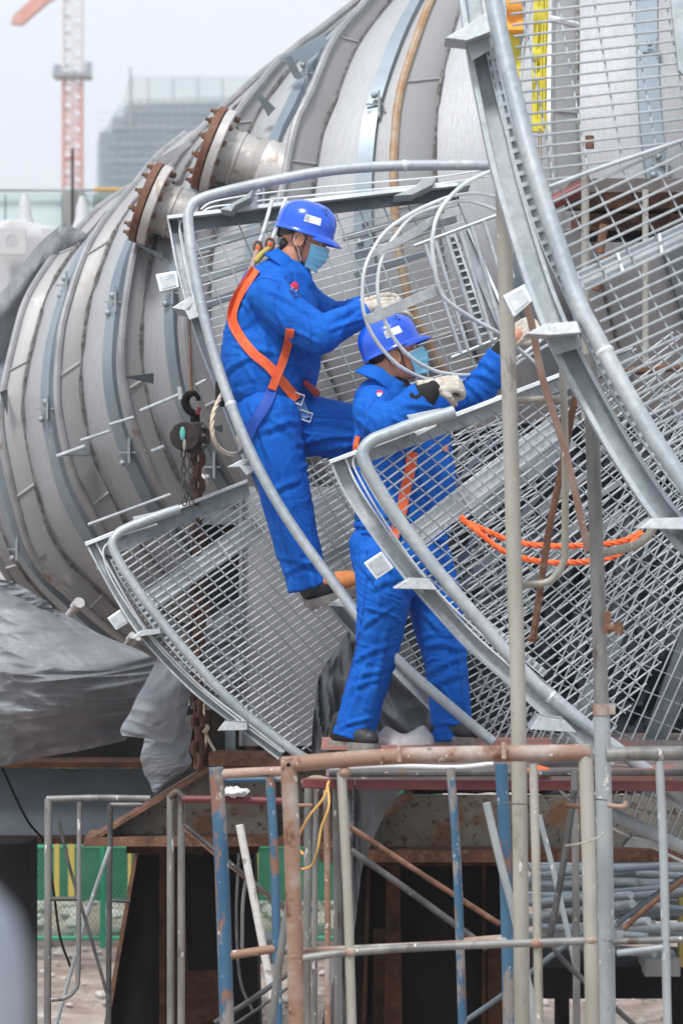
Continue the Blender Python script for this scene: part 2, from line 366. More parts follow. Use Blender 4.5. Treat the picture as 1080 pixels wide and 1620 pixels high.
vessel = thing('pressure_vessel', P(560, 700, 16.5), 'huge ribbed stainless steel vessel lying on rusty supports, with two bolted nozzles', 'industrial vessel')
NB = len(ribs)-1
def strip_uv(mb, cols):    # cols: list of (i, t, h)
    rows = []; uv = []
    for k, (i, t, h) in enumerate(cols):
        rows.append([vpt(i, t, s, h) for s in range(M)]); uv += [((i+t)*.35, s/M*6) for s in range(M)]
    mb.grid(rows); mb.uv = (mb.uv or [])+uv
wt = [.27, .29, .28, .24, .24, .26, .27, .22, .2]
for i in range(NB):
    m = MB(); a = wt[i]
    strip_uv(m, [(i, t, -.012) for t in [a*.7, a]+[a+(1-a)*k/7 for k in range(1, 7)]+[1.0]])
    mk('shell_plate', m, SHELL, vessel)
    m = MB(); hh = .19
    strip_uv(m, [(i, 0.0, -.03), (i, 0.004, hh), (i, .02, hh*.96), (i, a*.5, hh*.5), (i, a, .0), (i, a+.01, -.03)])
    mk('rib_web', m, WEB, vessel, ang=30)
    m = MB(); m.tube([vpt(i, .008, s, hh) for s in range(M)], .021, 8); mk('rib_edge', m, RIDGER if i == 6 else RIDGE, vessel)
    m = MB(); pts = []; rr_ = []
    for k in range((M-1)*2):
        s0 = k//2; p = vpt(i, a+.004+.003*noise.noise(Vector((k*1.15, i, 0))), s0, .002).lerp(vpt(i, a+.006, min(M-1, s0+1), .002), (k % 2)*.5)
        pts.append(p); rr_.append(.004+.006*max(0, min(1, .5+3*noise.noise(Vector((k*.15, i*3.1, 0))))))
    m.tube(pts, rr_, 5)
    mk('weld_seam', m, WELD, vessel)
    m = MB(); b0 = .66 if i != 0 else .5
    strip_uv(m, [(i, b0, -.01), (i, b0+.002, .02), (i, b0+.15, .022), (i, b0+.153, -.01)]); mk('cladding_strip', m, STRIP, vessel, ang=30)
    for s0 in ((12, 26, 40, 55) if i % 2 else (18, 32, 47, 60)):
        m = MB(); p0, p1 = vpt(i, .01, s0, hh+.004), vpt(i, a, s0, .006); m.tube([p0, p0.lerp(p1, .5), p1], .006, 5)
        mk('web_joint_weld', m, PIPEW, vessel)
    for s0 in ((20, 34, 52) if i % 2 else (15, 29, 45)):     # splice with bolts on the strip
        m = MB(); c = vpt(i, b0+.07, s0, .03); n = vnorm(i, b0+.07, s0)
        for q in (-.045, .045): m.ell(c+Vector((q*.25, 0, q)), (.017, .014, .017), None, 8, 5)
        d = (vpt(i, b0+.15, s0, .03)-c); m.box(c+d*.9, (.012, .03, .13)); m.box(c+d*.45+Vector((0, 0, .0)), (.09, .01, .008))
        mk('splice_bolts', m, GALVD, vessel)
# brackets and rods on the shell
def vgusset(pts, Y, mat_=STEELD, th=.012, d=(0, 0, 0)):
    m = MB(); m.prism([P(x, y, Y) for x, y in pts], (0, th, 0)); return mk('gusset_plate', m, mat_, vessel)
def shelf(x0, y0, x1, y1, Y0, Y1, h=8, mat_=STEELD):
    m = MB(); a, b = P(x0, y0, Y0), P(x1, y1, Y1); c = P(x1, y1+h*2, Y1)
    m.prism([a, b, P(x1, y1+h*.4, Y1+.12), c], (0, .02, -.004)); return mk('gusset_plate', m, mat_, vessel)
shelf(198, 596, 243, 590, 14.9, 15.0); shelf(90, 720, 142, 704, 15.5, 15.5); shelf(215, 385, 258, 402, 15.2, 15.1, 5); shelf(272, 290, 312, 306, 15.3, 15.1, 4, STRIP)
shelf(568, 673, 600, 668, 14, 14)
shelf(46, 888, 74, 876, 15.3, 15.4, 6, GALV); shelf(0, 620, 12, 616, 16, 16, 20); shelf(335, 676, 352, 672, 14.5, 14.5, 6)
vgusset([(443, 92), (510, 53), (520, 68), (478, 102), (474, 94), (450, 98)], 15.1, STRIP)
vgusset([(449, 92), (461, 88), (478, 122), (466, 124)], 15.0)
vgusset([(404, 148), (410, 146), (436, 171), (424, 184)], 14.95)
vgusset([(243, 254), (299, 222), (304, 228), (262, 262)], 15.4, RIDGE)
for (x0, y0, x1, y1, Y, r) in ((222, 650, 285, 624, 14.6, 3.0), (173, 672, 212, 660, 14.9, 2.6), (128, 697, 174, 682, 15.1, 2.6), (90, 722, 135, 706, 15.2, 3.2), (310, 609, 326, 601, 14.3, 2.4),
                        (240, 714, 260, 706, 14.7, 3), (140, 830, 270, 782, 14.9, 2.6), (286, 632, 284, 612, 14.55, 4)):
    m = MB(); m.tube([P(x0, y0, Y), P(x1, y1, Y)], r/F*Y, 8); mk('stay_rod', m, GALV, vessel)
def vstub(x, y, dx, dy, r, Y):
    m = MB(); a = P(x, y, Y); b = P(x+dx, y+dy, Y-.15); m.tube([a, a.lerp(b, .7)], r/F*Y, 10); m.tube([a.lerp(b, .65), b], r*1.5/F*Y, 10); mk('drain_stub', m, PIPEW, vessel)
vstub(108, 975, 18, -22, 6, 15.2); vstub(196, 1025, 14, -20, 4, 15); vstub(205, 1028, 14, -20, 4, 15); vstub(327, 764, -8, -9, 4, 14.4)
VB = None
def nozzle(fx, fy, rpx, bx, by, Y, rust_t, scale):
    """bolted nozzle rooted in the shell: flange centre, radius in px, base pixel"""
    global VB
    if VB is None:
        vs = []; fs = []
        for o in vessel.children:
            if o.name.startswith('shell_plate'):
                b_ = len(vs); vs += [v.co+WLOC[vessel.name] for v in o.data.vertices]; fs += [[b_+i for i in p.vertices] for p in o.data.polygons]
        VB = BVHTree.FromPolygons(vs, fs)
    dr = P(bx, by, 1).normalized(); hb_ = VB.ray_cast(dr*5, dr)[0]; Y = (hb_.y if hb_ else 15.4)+.03
    ax = Vector((-.935, .03, .355)).normalized(); ppm = F/Y; Rr = rpx/ppm
    base = P(bx, by, Y); fc = base+ax*(math.hypot(bx-fx, by-fy)/ppm)
    nzl = mk('nozzle', MB().tube([base-ax*.3, base, fc-ax*.25*scale, fc-ax*.235*scale], [Rr*.70, Rr*.70, Rr*.68, Rr*.64], 40), PIPEW, vessel)
    m = MB(); prof = [(-.245, .60), (-.24, .66), (-.205, .67), (-.20, .625), (-.13, .62), (-.126, .65), (-.108, .65), (-.104, .62), (-.07, .635), (-.04, .70)]
    m.tube([fc+ax*(u*scale) for u, _ in prof], [Rr*w for _, w in prof], 44, caps=False); mk('nozzle_neck', m, NECK, nzl, ang=25)
    m = MB().tube([fc-ax*.045, fc-ax*.04, fc-ax*.004, fc], [Rr*.985, Rr, Rr, Rr*.985], 48); mk('flange_ring', m, PIPEW, nzl, ang=25)
    m = MB().tube([fc+ax*.006, fc+ax*.01, fc+ax*.01+ax*rust_t, fc+ax*(rust_t+.014)], [Rr*.99, Rr*1.01, Rr*1.01, Rr*.99], 48); mk('blind_flange', m, FLRUST, nzl, ang=25)
    e1 = ax.cross(Vector((0, 1, 0))).normalized(); e2 = ax.cross(e1)
    for k in range(12):
        a = 2*math.pi*(k+.3)/12; c = fc+(e1*math.cos(a)+e2*math.sin(a))*Rr*.86
        m = MB(); m.tube([c-ax*.062, c+ax*(rust_t+.05)], .009, 6); m.tube([c+ax*(rust_t+.01), c+ax*(rust_t+.030)], .016, 6); m.tube([c-ax*.06, c-ax*.044], .015, 6)
        mk('flange_bolt', m, RUST, nzl, ang=20)
nozzle(340, 236, 69, 420, 268, 14.3, .03, 1.0)
nozzle(240, 322, 66, 312, 350, 14.5, .03, .95)
# ------------------------------------------------------------------ background
def poly(name, pts, Y, th, mt, parent=None, bevel=0):
    m = MB(); m.prism([P(x, y, Y) for x, y in pts], (0, th, 0)); return mk(name, m, mt, parent, smooth=False, bevel=bevel)
def bx(name, x0, y0, x1, y1, Y, th, mt, parent=None, bevel=0): return poly(name, [(x0, y0), (x1, y0), (x1, y1), (x0, y1)], Y, th, mt, parent, bevel)
# tower crane
YC = 300.; ppc = F/YC
cr_ = thing('tower_crane', P(114, 860, YC), 'tall red and white tower crane standing in the misty distance', 'crane')
for (y0, y1, mt) in ((-30, 118, CRANEW), (118, 250, CRANER), (250, 330, CRANER), (330, 860, CRANEW)):
    m = MB(); hw = 14.5; cs = [(-hw, 0), (hw, 0), (hw, 1), (-hw, 1)]
    pc = [lambda y, c=c: P(114+c[0], y, YC)+Vector((0, c[1]*1.8, 0)) for c in cs]
    for f in pc: m.tube([f(y0), f(y1)], .13, 4)
    y = y0; k = 0
    while y < y1-1:
        y2 = min(y1, y+13)
        for j in range(4):
            m.tube([pc[j](y), pc[(j+1) % 4](y)], .07, 4); m.tube([pc[j](y if k % 2 else y2), pc[(j+1) % 4](y2 if k % 2 else y)], .08, 4)
        y = y2; k += 1
    mk('mast_section', m, mt, cr_)
m = MB(); m.box(P(114, 118, YC)+Vector((0, .9, 0)), (3.7, 3.2, .45)); m.box(P(90, 108, YC)+Vector((0, .9, 0)), (.7, 1, .9)); m.box(P(139, 106, YC)+Vector((0, .9, 0)), (.6, 1, 1.2)); mk('climbing_platform', m, GALVD, cr_)
m = MB(); m.prism([P(*q, YC) for q in ((17, 36), (22, 24), (48, 0), (100, -30), (104, -14), (78, 0), (34, 38))], (0, 1.4, 0)); mk('jib_end', m, CRANER, cr_, smooth=False)
m = MB(); m.tube([P(115, 235, YC-1), P(113, 860, YC-1)], .12, 5); mk('power_cable', m, BLACK, cr_)
# building under construction
YB = 350.
bd = thing('unfinished_building', P(290, 856, YB), 'concrete tower block under construction wrapped in blue green scaffold netting', 'building')
pb = lambda x, y, d=0: P(x, y, YB)+Vector((0, d, 0))
ppb = F/YB
m = MB(); m.prism([pb(158, 860), pb(158, 208), pb(178, 208), pb(178, 184), pb(198, 184), pb(198, 158), pb(470, 150), pb(470, 860)], (0, 16, 0)); mk('core_wall', m, mat('blue_grey_core', (.25, .27, .30), (.35, .36, .38), .12, .8), bd, smooth=False)  # core wall tinted bluish grey
for k in range(9):
    y = 172+k*26.5; m = MB(); x0 = 196 if k == 0 else 175
    m.prism([pb(x0, y, -.7), pb(480, y-3, -.7), pb(480, y+3.5, -.7), pb(x0, y+6.5, -.7)], (0, .6, 0)); mk('floor_edge', m, NETF, bd, smooth=False)
    for q in range(9):
        m = MB(); x = 200+q*30; m.prism([pb(x, y+8, -.5), pb(x+13, y+8, -.5), pb(x+13, y+24, -.5), pb(x, y+24, -.5)], (0, .35, 0)); mk('window_opening', m, STEELD, bd, smooth=False)
NETT = mat('net_veil', (.22, .34, .42), (.34, .44, .50), .12, .95, alpha=.5)
m = MB(); m.grid([[pb(x, y, -1.6) for x in (154, 200, 300, 480)] for y in (230, 400, 860)]); m.grid([[pb(190, 170, -1.6), pb(480, 160, -1.6)], [pb(154, 230, -1.6), pb(480, 232, -1.6)]]); mk('safety_net', m, NETT, bd, smooth=False)
NETU = mat('upper_net_veil', (.50, .60, .64), (.60, .68, .70), .12, .95, alpha=.72)
m = MB(); m.grid([[pb(208, 122, -1.6), pb(480, 124, -1.6)], [pb(190, 170, -1.6), pb(480, 160, -1.6)]]); mk('upper_net', m, NETU, bd, smooth=False)
m = MB()
for x in range(158, 480, 13): m.tube([pb(x, (126 if (x//13) % 3 == 0 else 160) if x > 205 else 215-(x-158)*.9, -1.8), pb(x, 860, -1.8)], .055, 4)
for y in range(128, 350, 13): m.tube([pb(206 if y < 170 else 158, y, -1.8), pb(480, y, -1.8)], .04 if y > 165 else .02, 4)
m.tube([pb(208, 110, -1.8), pb(208, 200, -1.8)], .16, 4); mk('scaffold_poles', m, GALVD, bd)
# pale green wall with rail and column
wl = thing('site_wall', P(100, 1200, 42), 'pale green panelled wall with a pipe rail on top, beyond the white tank', 'wall')
for k, (x0, x1) in enumerate(((-260, -172), (-170, -82), (-80, 8), (10, 98), (132, 148))): bx('wall_panel', x0, 306, x1, 1205, 42, .2, GLASSW, wl)
m = MB(); m.tube([P(-260, 301, 41.9), P(148, 301, 41.9)], .022, 8); mk('top_rail', m, GALVD, wl)
m = MB(); m.tube([P(149, 300, 41.9), P(420, 303, 41.9)], .032, 8); mk('top_rail', m, ORP, wl)
bx('column', 99, 302, 131, 1205, 41.8, .5, CONC, wl); m = MB(); m.tube([P(115, 235, 41.7), P(115, 360, 41.7)], .018, 6); mk('cable', m, BLACK, wl)
bx('corner_panel', 150, 306, 420, 1205, 42, .2, mat('dull_green_panel', (.22, .30, .27), (.28, .36, .32), .5, .7), wl)
# white tank with lifting lugs
tk = thing('white_tank', P(60, 700, 26), 'white painted tank with two round-holed lifting lugs at the far left', 'tank')
WT = mat('tank_paint', (.60, .61, .63), (.70, .70, .71), .9, .5, 0, .004, 6)
m = MB(); rows = []
for j in range(14):
    a = j/13*math.pi/2; rows.append([P(40, 480, 26)+Vector((1.25*math.cos(t)*(math.cos(a)*.25+.75 if j < 9 else math.cos(a)*1.05), 1.1*math.sin(t), .62*math.sin(a))) for t in [2*math.pi*q/40 for q in range(40)]])
rows.insert(0, [v-Vector((0, 0, 3.4)) for v in rows[0]]); m.grid(rows, closed=True); mk('tank_shell', m, WT, tk)
for x in (20, 88):
    bm_ = MB(); c = P(x, 382, 24.7); w = .11; hole = [c+Vector((.052*math.cos(t), 0, .052*math.sin(t))) for t in [2*math.pi*q/24 for q in range(24)]]
    sq = []
    for q in range(24):
        t = 2*math.pi*q/24; s_ = 1/max(abs(math.cos(t)), abs(math.sin(t))); sq.append(c+Vector((w*s_*math.cos(t), 0, w*.95*s_*math.sin(t))))
    bm_.ribbon(hole+[hole[0]], sq+[sq[0]], (0, .05, 0)); mk('lifting_lug', bm_, WT, tk, smooth=False)
for (x, y) in ((40, 320), (130, 325)):
    m = MB(); c = P(x, y+38, 25.5); m.tube([c, c+Vector((0, 0, .1)), c+Vector((0, 0, .19)), c+Vector((0, 0, .28))], [.09, .055, .05, .02], 12); mk('vent_cap', m, WT, tk)
# cloth sheets
def sheet(name, left, right, Y, mt, label, amp=.12, nu=70, nv=70, seed=0, dirs=(6, 2.2), th=.004, bulge=.0, ridge=1.0, group=None, ysl=0, parent=None, crk=.5):
    A = resample(cr([(x, y, 0) for x, y in left], 6), nv); B = resample(cr([(x, y, 0) for x, y in right], 6), nv)
    rows = []
    for j in range(nv):
        row = []
        for i in range(nu):
            t = i/(nu-1); p = A[j].lerp(B[j], t); w = P(p.x, p.y, Y); q = Vector((w.x*dirs[0], seed*7.3, w.z*dirs[1]))
            q2 = q+Vector((noise.noise(q*.6)*.9, 0, noise.noise(q*.6+Vector((9, 0, 0)))*.9))
            r = (1-abs(noise.noise(q2))*2)*ridge+noise.noise(q2*2.3)*.5+.35*(1-abs(noise.noise(q2*3.1))*2)+.22*(1-abs(noise.noise(q2*6.7))*2)+crk*((1-min(1, abs(noise.noise(q2*1.7+Vector((3, 1, 2))))*7))+.7*(1-min(1, abs(noise.noise(q2*3.3+Vector((8, 1, 2))))*6)))
            d = -amp*r-bulge*math.sin(math.pi*t)*math.sin(math.pi*j/(nv-1))+ysl*(j/(nv-1))
            row.append(w+Vector((0, d, 0))+Vector((noise.noise(q2*3+Vector((0, 4, 0))), 0, noise.noise(q2*3+Vector((3, 4, 0)))))*.012)
        rows.append(row)
    back = [[v+Vector((0, th, 0)) for v in r_] for r_ in rows]
    m = MB(); m.grid(rows); m.grid(back)
    return tag(mk(name, m, mt, ang=80), label, 'tarpaulin', group)
sheet('tarpaulin', [(-60, 905), (-60, 980), (-60, 1060), (-60, 1140), (-60, 1225)], [(95, 966), (165, 1005), (246, 1042), (252, 1090), (200, 1168)], 14.2, TARP, 'big crumpled silver tarpaulin slung under the left end of the vessel', .07, 220, 180, 1, (1.2, 2.4), bulge=.45, crk=.28)
sheet('tarpaulin', [(-60, 905), (-40, 915), (-20, 912), (0, 915), (20, 918)], [(-60, 960), (0, 985), (40, 980), (80, 975), (100, 968)], 14.1, TARP, 'narrow upper fold of silver tarpaulin tucked against the vessel at left edge', .02, 40, 30, 9, (4, 5))
sheet('tarpaulin', [(252, 1038), (238, 1066), (214, 1110), (194, 1152), (196, 1164)], [(306, 1050), (304, 1080), (300, 1110), (292, 1140), (272, 1176)], 13.3, TARPB, 'quilted silver tarpaulin folded over beside the rusty chain, upper layer', .018, 90, 110, 2, (3.5, 3), bulge=.07, crk=.25, th=.012)
sheet('tarpaulin', [(236, 1150), (228, 1180), (225, 1205), (234, 1232), (247, 1257)], [(306, 1130), (303, 1160), (301, 1190), (300, 1212), (262, 1244)], 13.45, TARPB, 'lower layer of quilted silver tarpaulin ending in a point on the beam', .020, 90, 110, 12, (3, 5), bulge=.05, crk=.25, th=.012)
sheet('tarpaulin', [(104, 352), (70, 380), (30, 425), (0, 470), (-40, 520), (-60, 600)], [(140, 372), (112, 396), (75, 440), (48, 480), (20, 530), (-15, 620)], 16.6, TARP, 'folded bluish tarpaulin draped over the upper left end of the vessel', .02, 40, 80, 3, (5, 1.4), bulge=.1)
sheet('tarpaulin', [(410, 122), (385, 140), (372, 160), (364, 186)], [(440, 116), (420, 134), (400, 158), (374, 192)], 16.4, TARPB, 'small crumpled silver tarpaulin behind the upper nozzle', .05, 24, 40, 5, (8, 6))
sheet('tarpaulin', [(556, 985), (528, 1030), (503, 1075), (495, 1130), (493, 1200)], [(640, 1000), (660, 1060), (690, 1110), (700, 1160), (702, 1200)], 12.9, TARPG, 'plain grey sheet hanging behind the legs of the lower worker', .13, 80, 60, 4, (4.2, .9), bulge=.1)
sheet('tarpaulin', [(556, 1200), (545, 1300), (532, 1400), (520, 1520), (500, 1660)], [(668, 1200), (606, 1290), (566, 1400), (556, 1520), (560, 1660)], 12.75, TARPG, 'slate grey sheet hanging down below the crimson deck', .07, 40, 60, 6, (7, .7))
# ------------------------------------------------------------------ structure below and behind
m_ = bx('steel_column', -40, 1335, 48, 1900, 14.5, .35, BLACK); tag(m_, 'black steel column at the far left edge under the blue grey beam', 'column')
def column(x0t, x1t, x0b, x1b, y0, Y, label, fins, front=BLACK):
    t = thing('steel_column', P((x0b+x1b)/2, CY+(-GZ)/Y*F, Y), label, 'column', 'black flared columns under the beams')
    yb = CY-GZ*F/Y; k = (yb-y0)/(1620-y0)
    xb0, xb1 = x0t+(x0b-x0t)*k, x1t+(x1b-x1t)*k
    poly('column_plate', [(x0t, y0), (x1t, y0), (xb1, yb), (xb0, yb)], Y, .45, front, t)
    for (xa, xb, xc, xd, mt, d) in fins:
        m = MB(); m.prism([P(xa, y0, Y-d), P(xb, y0, Y-d), P(xb+(xd-xb)*k, yb, Y-d), P(xa+(xc-xa)*k, yb, Y-d)], (0, d-.004, 0)); mk('stiffener_plate', m, mt, t, smooth=False)
    return t
c1 = column(212, 402, 165, 410, 1352, 14.0, 'black flared steel column with a rusty edge, left of the blue post', [(212, 218, 165, 172, RUST, .10), (252, 262, 252, 262, RUSTD, .06), (262, 292, 266, 300, RUSTD, .02)])
bx('base_patch', 293, 1535, 352, 1900, 13.97, .02, RUSTD, c1)
c2 = column(556, 822, 540, 822, 1368, 13.6, 'black steel column with brown stiffeners behind the cream tubes', [(611, 632, 608, 636, RUSTD, .14), (580, 586, 572, 579, RUSTD, .05), (762, 768, 762, 768, RUSTD, .05)])
for i, v in enumerate(((590, 1470, 611, 1900), (770, 1480, 796, 1900))): bx('base_patch', *v, 13.57, .02, RUSTD, c2)
def beam(label, web, Y, topf, botf, mt, mf, group='rusty beams under the vessel'):
    t = thing('steel_beam', P(web[0][0], web[0][1], Y), label, 'beam', group)
    poly('beam_web', web, Y, .02, mt, t)
    for a, b, w in topf:
        m = MB(); A, B = P(*a, Y-.14), P(*b, Y-.14); th = Vector((0, 0, -w/F*Y)); m.prism([A, B, B+th, A+th], (0, .30, 0)); mk('top_flange', m, mf, t, smooth=False)
    for a, b, w in botf:
        m = MB(); A, B = P(*a, Y-.15), P(*b, Y-.15); th = Vector((0, 0, -w/F*Y)); m.prism([A, B, B+th, A+th], (0, .32, 0)); mk('bottom_flange', m, mf, t, smooth=False)
    return t
b1 = beam('rusty steel beam with a sloping end, under the left chain', [(145, 1334), (330, 1219), (560, 1219), (560, 1334)], 13.5, [((132, 1334), (332, 1213), 7), ((332, 1213), (560, 1213), 6)], [((134, 1325), (545, 1325), 14)], BEAMG, RUST)
bx('beam_stiffener', 431, 1219, 437, 1325, 13.4, .1, RUST, b1); bx('bearing_plate', 200, 1340, 408, 1350, 13.55, .5, RUSTD, b1)
b2 = beam('mottled rusty steel beam with a sloping end behind the blue posts', [(520, 1350), (655, 1258), (1130, 1258), (1130, 1350)], 13.1, [((508, 1352), (652, 1256), 9)], [((505, 1345), (1000, 1345), 19), ((1000, 1345), (1130, 1345), 19)], BEAMG, RUST)
bx('bearing_plate', 560, 1363, 830, 1370, 13.2, .5, RUSTD, b2)
for i, v in enumerate([(505, 1345, 560, 1335)]): pass
b3 = beam('long blue grey steel beam below the silver tarpaulin', [(-60, 1216), (420, 1216), (420, 1330), (-60, 1330)], 15.2, [((-60, 1206), (420, 1206), 9)], [((-60, 1326), (420, 1326), 9)], BEAMB, RUSTD)
b4 = tag(bx('under_tarp_shade', -60, 1120, 560, 1210, 15.6, .2, BLACK), 'black backing that stands for the shade between tarpaulin and beam', 'steel plate')  # black plate standing in for the shade below the tarpaulin
b4.name = 'shade_backing'
# dark structure under the vessel (behind the left lower platform)
t = thing('support_saddle', P(340, 1210, 13.6), 'dark rusty saddle frame under the vessel, beside the hanging chain', 'support')
bx('dark_gap_backing', 300, 820, 384, 1200, 13.9, .1, BLACK, t); bx('saddle_column', 303, 960, 332, 1212, 13.45, .12, RUSTD, t)  # first box: black sheet painted for the shaded gap behind the column
bx('saddle_flange', 330, 1192, 444, 1212, 13.35, .2, RUST, t); bx('saddle_post', 356, 1040, 372, 1192, 13.6, .1, STRIP, t); bx('saddle_post', 385, 1130, 440, 1192, 13.7, .1, RUST, t)
bx('saddle_beam', 290, 806, 386, 830, 13.85, .1, STEELD, t)
t = thing('side_plate', P(480, 1180, 13.5), 'flat pale grey steel plate seen through the left platform grating', 'steel plate')
bx('plate', 382, 770, 620, 1180, 13.55, .03, PANELP, t); bx('plate_edge', 378, 770, 383, 1180, 13.5, .1, RIDGE, t)
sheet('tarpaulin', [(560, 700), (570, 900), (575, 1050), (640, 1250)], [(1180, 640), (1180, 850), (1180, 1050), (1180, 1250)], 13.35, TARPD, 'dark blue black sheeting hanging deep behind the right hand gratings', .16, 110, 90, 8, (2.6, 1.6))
sheet('tarpaulin', [(330, 980), (318, 1030), (310, 1080), (306, 1120)], [(384, 940), (384, 1000), (384, 1060), (384, 1120)], 13.3, TARPB, 'pale crumpled tarpaulin seen through the lower left grating', .08, 40, 50, 11, (6, 5))
# rusty platform and posts seen through the tall right panel
t = thing('work_platform', P(1000, 400, 13.4), 'rusty plank platform seen through the tall right hand grating', 'platform')
bx('plank', 905, 282, 1150, 304, 13.6, .5, DECK, t); bx('edge_beam', 895, 304, 1150, 330, 13.5, .1, RUSTD, t); bx('under_beam', 905, 338, 1150, 362, 13.7, .1, RUST, t)
bx('underside_shade', 930, 318, 1150, 380, 13.9, .1, BLACK, t)  # black sheet in place of the shade under the planks
m = MB(); m.tube([P(862, 326, 13.3), P(922, 296, 13.3)], .033, 10); mk('red_pipe', m, CRIM, t)
for (x, y0, y1, w) in ((925, 268, 700, 13), (1020, 300, 600, 10)):
    m = MB(); m.tube([P(x, y0, 13.2), P(x, y1, 13.2)], w/2/F*13.2, 10); mk('platform_post', m, CREAM, t)
for (x0, y0, x1, y1) in ((955, 355, 948, 400), (960, 400, 942, 460), (932, 215, 932, 235)):
    m = MB(); m.tube([P(x0, y0, 13.1), P(x1, y1, 13.1)], .02, 8); mk('rust_clamp', m, RUST, t)
m = MB(); m.tube([P(940, 592, 12.9), P(1100, 578, 12.9)], .02, 8); tag(mk('rusty_tube', m, RUST), 'short rusty tube behind the lower edge of the tall right panel', 'pipe')
# slings
def sling(pts, w, Y, mt, label, mt2=None, seam=None):
    t = thing('lifting_sling', P(pts[-1][0], pts[-1][1], Y), label, 'sling', 'lifting slings round the vessel')
    m = MB(); C_ = cr([(x, y, 0) for x, y in pts], 6); A = [P(p.x-w/2*(1+.12*noise.noise(Vector((k, 1, 0)))), p.y, Y+.03*math.sin(k)) for k, p in enumerate(C_)]; B = [P(p.x+w/2*(1+.12*noise.noise(Vector((k, 9, 0)))), p.y, Y) for k, p in enumerate(C_)]
    m.ribbon(A, B, (0, .03, 0)); mk('webbing', m, mt, t)
    m = MB()
    if len(pts) > 3:
        for q in (-.25, .1, .3): m.tube([P(p.x+w*q, p.y, Y-.006) for p in C_], .006, 5)
        mk('fold', m, mt, t)
    if mt2:
        m = MB(); m.tube([P(pts[-1][0], pts[-1][1]-4, Y), P(pts[-1][0]+1, seam, Y)], w*.33/F*Y, 8, sq=.4); mk('strap_end', m, mt2, t)
    return t
sling([(856, -40), (855, 40), (853, 95), (853, 130), (853, 208)], 23, 13.2, YEL, 'bright yellow lifting sling ending in a tan strap', TANS, 300)
sling([(812, -40), (814, 20), (814, 52)], 26, 13.25, ORS, 'orange lifting sling at the top beside the yellow one')
sling([(812, 46), (812, 80), (815, 135)], 20, 13.3, YEL, 'short yellow sling hanging under the orange one')
m = MB(); m.tube([P(843, -20, 13.3), P(832, 60, 13.3), P(818, 160, 13.3)], .006, 6); tag(mk('steel_wire', m, GALVR), 'thin bright wire slanting between the two slings', 'wire')
m = MB(); m.tube([P(870, 30, 13.6), P(890, 34, 13.55), P(912, 40, 13.6)], .018, 8); tag(mk('shackle_bar', m, GALVR), 'small bent bright bar on the rib right of the yellow sling', 'shackle')
# fence and pipe pile beyond
fe = thing('mesh_fence', P(150, 1530, 22), 'green wire mesh fence behind the left scaffold', 'fence')
for y in (1340, 1484): m = MB(); m.tube([P(-120, y, 22), P(700, y, 22)], .016, 8); mk('fence_rail', m, GREENF, fe)
for x in (-40, 163, 378, 596): m = MB(); m.tube([P(x, 1130, 22), P(x, 1500, 22)], .022, 8); mk('fence_post', m, GREENF, fe)
m = MB()
for k in range(-60, 140):
    x = -120+k*7.5
    for s_ in (1, -1):
        a, b = (x, 1340), (x+144*.75, 1484)
        if s_ < 0: a, b = (x+108, 1340), (x, 1484)
        if a[0] > 700 or b[0] > 700: continue
        m.tube([P(*a, 22), P(*b, 22)], .0022, 3)
mk('wire_mesh', m, GREENF, fe)
bx('green_screen', -120, 1200, 700, 1425, 22.3, .01, GREENN, fe)
for x, w in ((90, 5), (113, 6), (205, 3), (404, 5)): m_ = bx('yellow_post', x-w/2*1.6, 1200, x+w/2*1.6, 1425, 21.5, .06, YELP); tag(m_, {90: 'slim yellow post leftmost behind the green mesh', 113: 'wider yellow post second from left behind the green mesh', 205: 'thinnest yellow post near the black column', 404: 'yellow post between the blue posts'}[x], 'post', 'yellow posts behind the fence')
m = MB(); m.prism([P(385, 1405, 20), P(405, 1405, 20), P(408, 1470, 20), P(372, 1470, 20)], (0, .2, 0)); m.box(P(388, 1492, 20), (.24, .3, .18)); tag(mk('white_sack', m, WHITEP, bevel=.01), 'white sack standing on the gravel near the blue posts', 'sack')
m = MB(); m.box(P(400, 1500, 19.5), (.34, .3, .16)); tag(mk('grey_crate', m, STEELD, bevel=.01), 'low dark crate lying on the gravel beside the white sack', 'crate')
random.seed(11); n = 0
for i in range(46):
    y = 1375+ (i//9)*24+random.uniform(-8, 8); x0 = 842+random.uniform(-14, 20); x1 = 1100+random.uniform(0, 30) if random.random() < .6 else random.uniform(980, 1065)
    Y = 17.5+random.uniform(-.5, .6)-(i//9)*.16; dy = random.uniform(-26, 26)
    m = MB(); a, b = P(x0, y-dy*.3, Y+.4), P(x1, y+dy*.7, Y-.2); m.tube([a, b], random.choice((.018, .022, .026)), 10)
    where = ['top layer', 'second layer', 'third layer', 'fourth layer', 'fifth layer', 'bottom layer'][i//9]
    o = tag(mk('steel_tube', m, random.choice((GALVD, STRIP, GALVD))), 'grey steel tube in the stack on the ground at lower right', 'tube', 'steel tubes stacked at lower right')
t = thing('machine_base', P(1000, 1700, 17), 'dark machine base with a pale block on it at the lower right', 'machine')
bx('base', 850, 1530, 1130, 1580, 17, .8, BLACK, t); bx('pale_block', 1020, 1518, 1075, 1545, 16.8, .4, CONC, t); bx('leg', 880, 1580, 900, 1700, 17.1, .2, BLACK, t); bx('leg', 1060, 1580, 1085, 1700, 17.1, .2, BLACK, t)
m_ = bx('yellow_post', 1074, 1400, 1084, 1530, 16.9, .1, YELP); tag(m_, 'yellow post at the right edge beside the steel tubes', 'post', 'yellow posts behind the fence')
